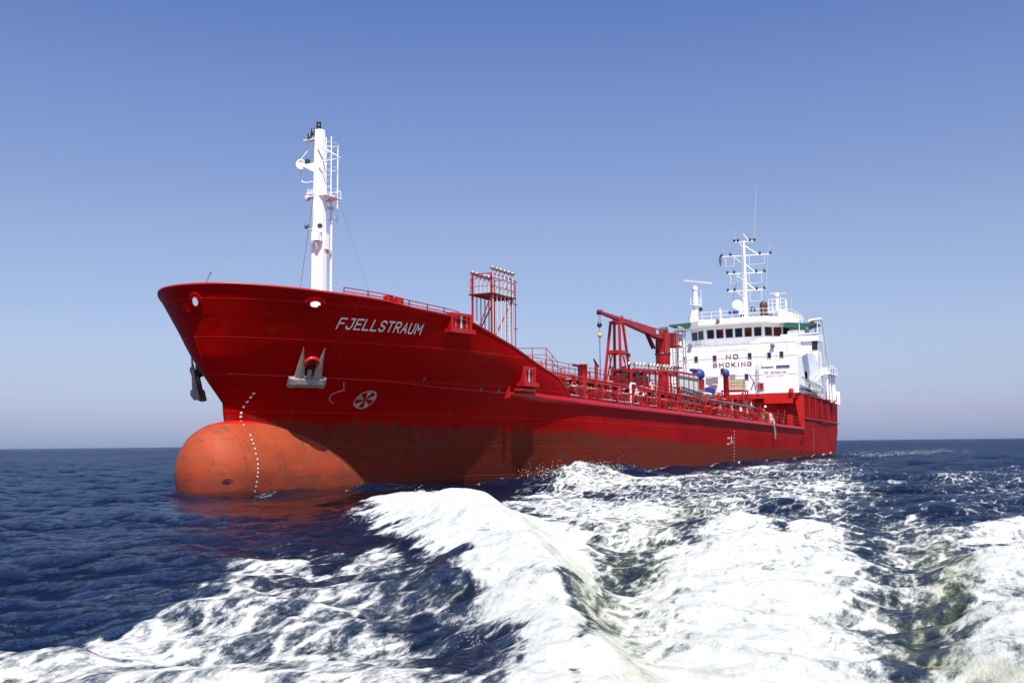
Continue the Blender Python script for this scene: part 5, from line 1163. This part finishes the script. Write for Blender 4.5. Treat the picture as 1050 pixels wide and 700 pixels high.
# ---------------------------------------------------------------- masts and gear on the wheelhouse roof
MX = -47.0
pb, ptp = (-47.00, 0.24, 17.82), (-47.00, 0.34, 27.87)
m = MB(); m.tube([(MX, pb[1], rz1 - .1), (MX, (pb[1] + ptp[1]) / 2, (pb[2] + ptp[2]) / 2), (MX, ptp[1], ptp[2])], [.36, .28, .15], 8); mast = m.build('signal_mast', 'white', ship)
for (l_, r_, br, rad) in (((-47.00, -0.88, 27.81), (-47.00, 1.72, 27.67), 1.0, .07), ((-47.00, -2.62, 26.03), (-47.00, 3.71, 25.80), 1.3, .08), ((-47.00, -1.92, 23.70), (-47.00, 2.86, 23.52), 1.3, .08), ((-47.00, -1.93, 21.41), (-47.00, 2.78, 21.32), 1.2, .08)):
    o = MB().tube([l_, r_], rad, 6); c_ = (MX, (pb[1] * .4 + ptp[1] * .6), l_[2])
    o.tube([lerp(c_, r_, .55), (MX, c_[1], c_[2] + br)], .045, 5); o.tube([lerp(c_, l_, .5), (MX, c_[1], c_[2] - br)], .045, 5)
    o = o.build('yard', 'white', mast)
    for q in (l_, r_, lerp(c_, l_, .6), lerp(c_, r_, .6)): MB().lathe(add(q, (0, 0, .05)), [(.13, 0), (.16, .12), (.13, .34), (.05, .4)], 8).build('signal_lamp', 'black', o)
def hoop(x0, x1, y0, y1): pass
for a, b_ in (((-47.00, -2.11, 25.80), (-47.00, -0.99, 24.73)), ((-47.00, 0.96, 25.76), (-47.00, 2.92, 24.69)), ((-47.00, -1.53, 23.69), (-47.00, -0.68, 22.46)), ((-47.00, 0.88, 23.48), (-47.00, 2.46, 22.26)), ((-47.00, 0.92, 21.19), (-47.00, 2.38, 19.94))):
    MB().tube([(MX, a[1], a[2]), (MX, a[1], b_[2]), (MX, b_[1], b_[2]), (MX, b_[1], a[2])], .032, 5).build('yard_hoop', 'white', mast)
m = MB()
for dz in np.arange(rz1 + .5, ptp[2] - 1, .5): m.tube([(MX + .35, pb[1] - .22, dz), (MX + .35, pb[1] + .18, dz)], .02, 4)
m.tube([(MX + .35, pb[1] - .22, rz1), (MX + .35, pb[1] - .1, ptp[2] - 1)], .025, 4); m.tube([(MX + .35, pb[1] + .18, rz1), (MX + .35, pb[1] + .1, ptp[2] - 1)], .025, 4); m.build('mast_ladder', 'offwhite', mast)
for a, b_ in (((-47.00, 1.71, 27.73), (-47.00, 2.21, 35.38)), ((-47.00, -0.83, 27.87), (-47.00, -0.78, 29.47)), ((-47.00, 3.58, 25.76), (-47.00, 3.70, 27.40)), ((-47.00, 3.05, 21.40), (-47.00, 3.35, 26.17))): MB().tube([a, b_], [.035, .012], 5).build('whip_antenna', 'offwhite', mast)
P0, P1 = (-47.00, -0.59, 23.22), (-47.00, -1.39, 20.22); MB().tube([P0, P1], .03, 4).build('signal_halyard', 'darkgrey', mast)
P = (-47.00, -2.79, 25.48); fl = MB().prism([(MX, P[1] - .12, P[2] + .8), (MX, P[1] + .12, P[2] + .7), (MX, P[1] + .15, P[2] - .2), (MX, P[1] - .05, P[2] - .75), (MX, P[1] - .2, P[2])], 0, (.06, 0, 0)).build('flag', 'darkgrey', None)
tag(fl, 'small dark flag hanging limp from the left end of the upper yard', 'flag')
# radar masts
RP = (-45.50, -5.87, 18.07); zr0, zr1 = rz1 - .1, (-45.50, -5.75, 22.29)[2]
m = MB().tube([(-45.5, RP[1], zr0), (-45.5, RP[1], zr1 - .6)], [.34, .30], 10); m.lathe((-45.5, RP[1], zr1 - .6), [(.3, 0), (.42, .1), (.28, .45), (.12, .6)], 12); rm = m.build('radar_mast', 'white', ship)
a, b_ = (-45.50, -7.30, 23.09), (-45.50, -3.54, 22.42); MB().bar(a, b_, .42, .26).build('radar_scanner', 'offwhite', rm)
zpf = (-45.50, -5.82, 19.73)[2]; MB().lathe((-45.5, RP[1], zpf - .06), [(.65, 0), (.65, .1)], 14).build('radar_platform', 'white', rm)
m = MB()
for z in (.5, 1.0): m.tube([(-45.5 + .65 * math.cos(t), RP[1] + .65 * math.sin(t), zpf + z) for t in np.linspace(0, 6.283, 13)], .03, 4, False)
for t in np.linspace(0, 6.283, 9)[:-1]: m.tube([(-45.5 + .65 * math.cos(t), RP[1] + .65 * math.sin(t), zpf), (-45.5 + .65 * math.cos(t), RP[1] + .65 * math.sin(t), zpf + 1)], .03, 4)
m.build('platform_railing', 'white', rm)
MB().prism([(-45.2, RP[1] - .9, rz1), (-45.2, RP[1] - .2, rz1), (-45.2, RP[1] - .2, rz1 + 2.3)], 0, (.06, 0, 0)).build('mast_gusset', 'white', rm)
P = (-45.20, -5.10, 19.13); MB().lathe(P, [(.2, -.2), (.28, .0), (.2, .1)], 12, (1, 0, 0)).build('mast_lamp', 'black', rm)
MB().tube([(-45.3, RP[1] + .9, rz1), (-45.3, RP[1] + .85, rz1 + 4.5)], .03, 4).build('mast_stay', 'white', rm)
RP = (-46.50, 4.45, 17.98); zr1 = (-46.50, 4.54, 20.46)[2]
m = MB().tube([(-46.5, RP[1], rz1 - .1), (-46.5, RP[1], zr1 - .3)], [.26, .2], 10); m.lathe((-46.5, RP[1], zr1 - .4), [(.2, 0), (.34, .15), (.3, .5), (.1, .65)], 12); rm = m.build('radar_mast', 'white', ship)
a, b_ = (-46.50, 3.57, 20.66), (-46.50, 5.64, 20.56); MB().bar(a, b_, .3, .14).build('radar_scanner', 'offwhite', rm)
railing('platform_railing', [(-46.0, RP[1] - 1, rz1 + 1.1), (-46.0, RP[1] + 1, rz1 + 1.1), (-47.4, RP[1] + 1, rz1 + 1.1)], 1.5, 'white', rm, posts=.5, rails=3, r_=.03)
MB().box((-46.6, RP[1], rz1 + 1.05), (1.4, 2.1, .1)).build('radar_platform', 'white', rm)
for i in range(4): MB().box((-45.9, RP[1] - 1.5 + i * .35, rz1 + .45 + .1 * (i % 2)), (.3, .22, .5)).build('roof_locker', 'blue' if i == 0 else 'darkgrey', roof)
P = (-45.50, -0.40, 19.14); o = MB().lathe((P[0], P[1], P[2] - .9), [(.55, 0), (.74, .12), (.76, .9), (.66, 1.35), (.4, 1.68), (.05, 1.78)], 20).build('satellite_dome', 'white', ship)
MB().lathe((P[0], P[1], rz1 - .05), [(.3, 0), (.3, P[2] - .9 - rz1)], 10).build('dome_pedestal', 'offwhite', o)
P = (-44.50, -0.60, 18.36)
for dy in (-.35, .25): MB().ball((P[0], P[1] + dy, P[2]), .36, 12).build('lifebuoy_light', 'blue', roof)
P = (-44.50, 0.44, 17.85); MB().ball((P[0], P[1], P[2]), .26, 10, .7).build('roof_cover', 'blue', roof)
P = (-44.50, 1.81, 18.31); MB().lathe((P[0], P[1], P[2] - .1), [(.12, 0), (.34, .15), (.36, .4), (.2, .62)], 14).build('searchlight', 'black', roof); MB().tube([(P[0], P[1], rz1), P], .07, 6).build('searchlight_post', 'black', roof)
P0, P1 = (-45.00, 3.04, 17.54), (-45.00, 3.23, 19.57); MB().lathe((-45, P0[1], rz1 - .05), [(.40, 0), (.42, .5), (.44, 1.3), (.50, P1[2] - rz1 - .6), (.46, P1[2] - rz1 - .25), (.2, P1[2] - rz1)], 16).build('exhaust_pipe', 'brown', roof)
P = (-42.50, -1.82, 18.09); MB().lathe((P[0], P[1], rz1), [(.06, 0), (.06, .6), (.16, .65), (.12, 1.1), (.02, 1.5)], 10).build('gps_antenna', 'white', roof)
for P in ((-48.00, 5.99, 17.04),): MB().tube([(P[0], P[1], rz1 - .5), (P[0], P[1] - .1, P[2] + 3.2)], .025, 4).build('whip_antenna', 'offwhite', roof)

# ---------------------------------------------------------------- port side aft of the wing
m = MB(); z = (-50.24, 8.60, 17.42)
P = [(-44.95, 8.60, 16.74), (-52.68, 8.60, 17.74), (-54.07, 8.60, 16.22), (-57.28, 8.60, 11.55)]
m.tube(P, .20, 8); m.tube([add(P[2], (1.0, -.2, -.5)), add(P[3], (2.2, -.2, .6))], .14, 6); dav = m.build('stores_davit', 'white', ship)
o = MB().box((-46.49, 8.60, 16.59), (.9, .5, .5)).build('davit_head', 'orange_red', dav)
P = (-48.65, 8.60, 16.20); MB().tube([P, add(P, (0, 0, -1.4))], .06, 5).build('davit_hook', 'blue', dav)
m = MB(); P = (-59.90, 8.00, 10.94); m.box(P, (6.0, 1.6, .2)); q = (-59.90, 8.00, 10.94)
pf = m.build('boat_platform', 'white', ship)
railing('platform_railing', [(P[0] + 2.9, 8.7, P[2] + .1), (P[0] - 3, 8.7, P[2] + .1)], 1.1, 'white', pf, posts=1.1, rails=3, r_=.03)
MB().box((P[0] + 1, 7.9, P[2] + .55), (1.6, .8, .7)).build('boat_winch', 'offwhite', pf); MB().box((P[0] - 1.6, 8.3, P[2] + .5), (1.2, .4, .6)).build('raft_canister', 'blue', pf)
m = MB()
for dx in (2.6, .6, -1.4, -2.8): m.tube([(P[0] + dx, 8.3, P[2]), (P[0] + dx, 8.3, 7.5)], .16, 6)
m.tube([(P[0] + 2.6, 8.3, P[2] - .5), (P[0] + 6.5, 8.2, P[2] - .4), (P[0] + 9.5, 8.1, P[2] - 1.4)], .14, 6); m.build('platform_frame', 'white', pf)
for dx, h in ((1.8, 1.2), (-4.2, 1.0)): MB().bb((P[0] + dx, 7.9, 7.4), (P[0] + dx - .9, 8.2, 7.4 + h)).build('side_locker', 'orange_red', ship)
for q in ((-62.16, 7.80, 9.19), (-66.91, 7.80, 9.27), (-68.92, 7.80, 9.07)): MB().lathe((q[0], q[1], 7.2), [(.22, 0), (.22, 1.6), (.12, 1.8)], 8).build('side_post', 'white', ship)
# side house seen through the arch and the low white bulwark before it
MB().bb((-44.6, 6.85, 7.9), (-58, 7.6, ztf - .1)).build('side_plating', 'white', house)
MB().bb((-43.2, 7.4, 9.5), (-47.5, 7.6, 10.6)).build('boat_deck_bulwark', 'white', house)
# aluminium gangway stowed on the poop rail
g0, g1 = (-41.05, 7.90, 9.07), (-53.53, 7.90, 8.81)
gw = thing('gangway', 'grey aluminium gangway stowed along the port rail of the red poop', 'gangway', loc=(g0[0], 7.9, g0[2]))
Lg = abs(g0[0] - g1[0]); dz = -.6
m = MB()
for zz in (-.5, .55):
    for yy in (-.25, .25): m.tube([(0, yy, zz), (-Lg, yy, zz + dz)], .07, 5)
m.build('side_beam', 'ladder', gw)
m = MB()
for k in range(12):
    a = -Lg * k / 12; b_ = -Lg * (k + 1) / 12; m.tube([(a, .25, -.5 + dz * k / 12), (b_, .25, .55 + dz * (k + 1) / 12)], .05, 4)
m.build('lattice', 'ladder', gw); MB().box((-Lg / 2, 0, -.48 + dz / 2), (Lg, .5, .06)).build('treads', 'darkgrey', gw)
MB().bb((-41.2, 7.0, 7.6), (-41.9, 7.5, 10.7)).build('corner_post', 'grey', ship)
m = MB(); m.lathe((-40.9, 6.9, 7.7), [(.25, 0), (.3, .3), (.2, .6)], 10); m.build('fire_station', 'orange_red', ship)
railing('poop_front_railing', [(-41.1, -7.2, 7.78), (-41.1, 6.6, 7.78)], 1.0, 'red', ship, posts=1.6, rails=2, r_=.025)

# ---------------------------------------------------------------- the seaman at the rail and the rope ladder
def person(loc, rotz, label):
    root = thing('person', label, 'person', loc=loc); root.rotation_euler.z = rotz
    V_ = [(0, 0, .95), (0.02, 0, 1.15), (.10, 0, 1.36), (.17, 0, 1.50), (.22, 0, 1.60), (.27, 0, 1.70), (.28, 0, 1.78)]   # 0 pelvis .. 6 crown; facing +x, leaning forward
    E_ = [(0, 1), (1, 2), (2, 3), (3, 4), (4, 5), (5, 6)]; Rr = [(.15, .17), (.14, .16), (.12, .19), (.07, .09), (.055, .06), (.095, .085), (.07, .065)]
    def chain(root_i, pts, rr):
        prev = root_i
        for p, r_ in zip(pts, rr): V_.append(p); Rr.append((r_, r_)); E_.append((prev, len(V_) - 1)); prev = len(V_) - 1
        return prev
    for s_ in (-1, 1):
        chain(0, [(.0, s_ * .10, .86), (.04, s_ * .12, .50), (-.03, s_ * .13, .10), (.03, s_ * .14, .04), (.17, s_ * .15, .03)], [.10, .075, .05, .05, .035])
        h = chain(2, [(.12, s_ * .20, 1.40), (.24, s_ * .25, 1.14), (.46, s_ * .20, 1.04), (.54, s_ * .18, 1.02)], [.06, .048, .036, .035])
        for k, (dx, dy, dz_) in enumerate(((.09, -.03, -.01), (.10, -.01, -.02), (.10, .012, -.02), (.08, .03, -.015))): chain(h, [(.54 + dx * .5, s_ * .18 + dy * .8, 1.02 + dz_), (.54 + dx, s_ * .18 + dy, 1.0 + dz_ * 2.2)], [.011, .009])
        chain(h, [(.55, s_ * .13, 1.02), (.60, s_ * .11, 1.0)], [.012, .010])
    me = bpy.data.meshes.new('body'); me.from_pydata(V_, E_, []); o = bpy.data.objects.new('body', me); C.objects.link(o); o.parent = root
    md = o.modifiers.new('skin', 'SKIN'); md.use_smooth_shade = True
    for i, r_ in enumerate(Rr): me.skin_vertices[0].data[i].radius = r_
    me.skin_vertices[0].data[0].use_root = True; md2 = o.modifiers.new('sub', 'SUBSURF'); md2.levels = 2; md2.render_levels = 2
    b = NB('overalls_and_skin'); t = b.n('ShaderNodeTexCoord'); sp = b.n('ShaderNodeSeparateXYZ'); b.L(t.outputs['Object'], sp.inputs[0]); Z = sp.outputs[2]
    nn = b.noise(b.co(), 12, 3); hand = b.math('GREATER_THAN', sp.outputs[0], .50)
    c = b.mix(b.math('GREATER_THAN', Z, 1.12), (.30, .25, .16), (.62, .03, .03)); c = b.mix(b.math('LESS_THAN', Z, .07), c, (.02, .02, .02)); c = b.mix(b.math('GREATER_THAN', Z, 1.57), c, (.5, .28, .2)); c = b.mix(hand, c, (.45, .3, .22))
    c = b.mix(b.math('MULTIPLY', nn, .3), c, (.1, .05, .04)); me.materials.append(b.set(Base_Color=c, Roughness=.8))
    hm = MB().lathe((.27, 0, 1.67), [(.15, -.01), (.135, 0.0), (.13, .07), (.09, .13), (.02, .155)], 16); hm.build('helmet', 'white', root)
    MB().ball((.375, 0, 1.68), .016, 8).build('nose', M_skin, root)
    for s_ in (-1, 1): MB().ball((.362, s_ * .035, 1.70), .011, 6).build('eye', 'black', root)
    return root
b = NB('skin'); M_skin = b.set(Base_Color=(.5, .28, .2), Roughness=.6)
PP = (-25.13, 7.15, 3.70)
person((PP[0], 7.15, zdeck(PP[0])), R(75), 'person in red jacket, khaki trousers and white helmet leaning over the port rail')
LX = (-25.17, 7.95, 3.69)[0]; zl = zkn(LX)
lad = thing('rope_ladder', 'rolled pilot rope ladder lashed at the rail, its end hanging down the side', 'rope ladder', loc=(LX, 8.25, zl))
m = MB()
for s_ in (-.2, .2): m.tube([(s_, -.55, 1.1), (s_, -.1, .75), (s_, .02, .2), (s_, .08, -.6), (s_ * .8, .06, -1.35)], .035, 5)
m.build('side_rope', 'offwhite', lad)
for z in np.arange(-1.3, .4, .22): MB().box((0, .08, z), (.5, .10, .04)).build('rung', 'darkgrey', lad)
m = MB()
for k in range(5): m.lathe((-.3, -.35 + .05 * (k % 2), .55 + .16 * k - .02 * k), [(.12, 0), (.14, .05), (.14, .55), (.12, .6)], 8, (1, 0, .1 * (k - 2)))
m.build('rolled_rungs', 'cream', lad)
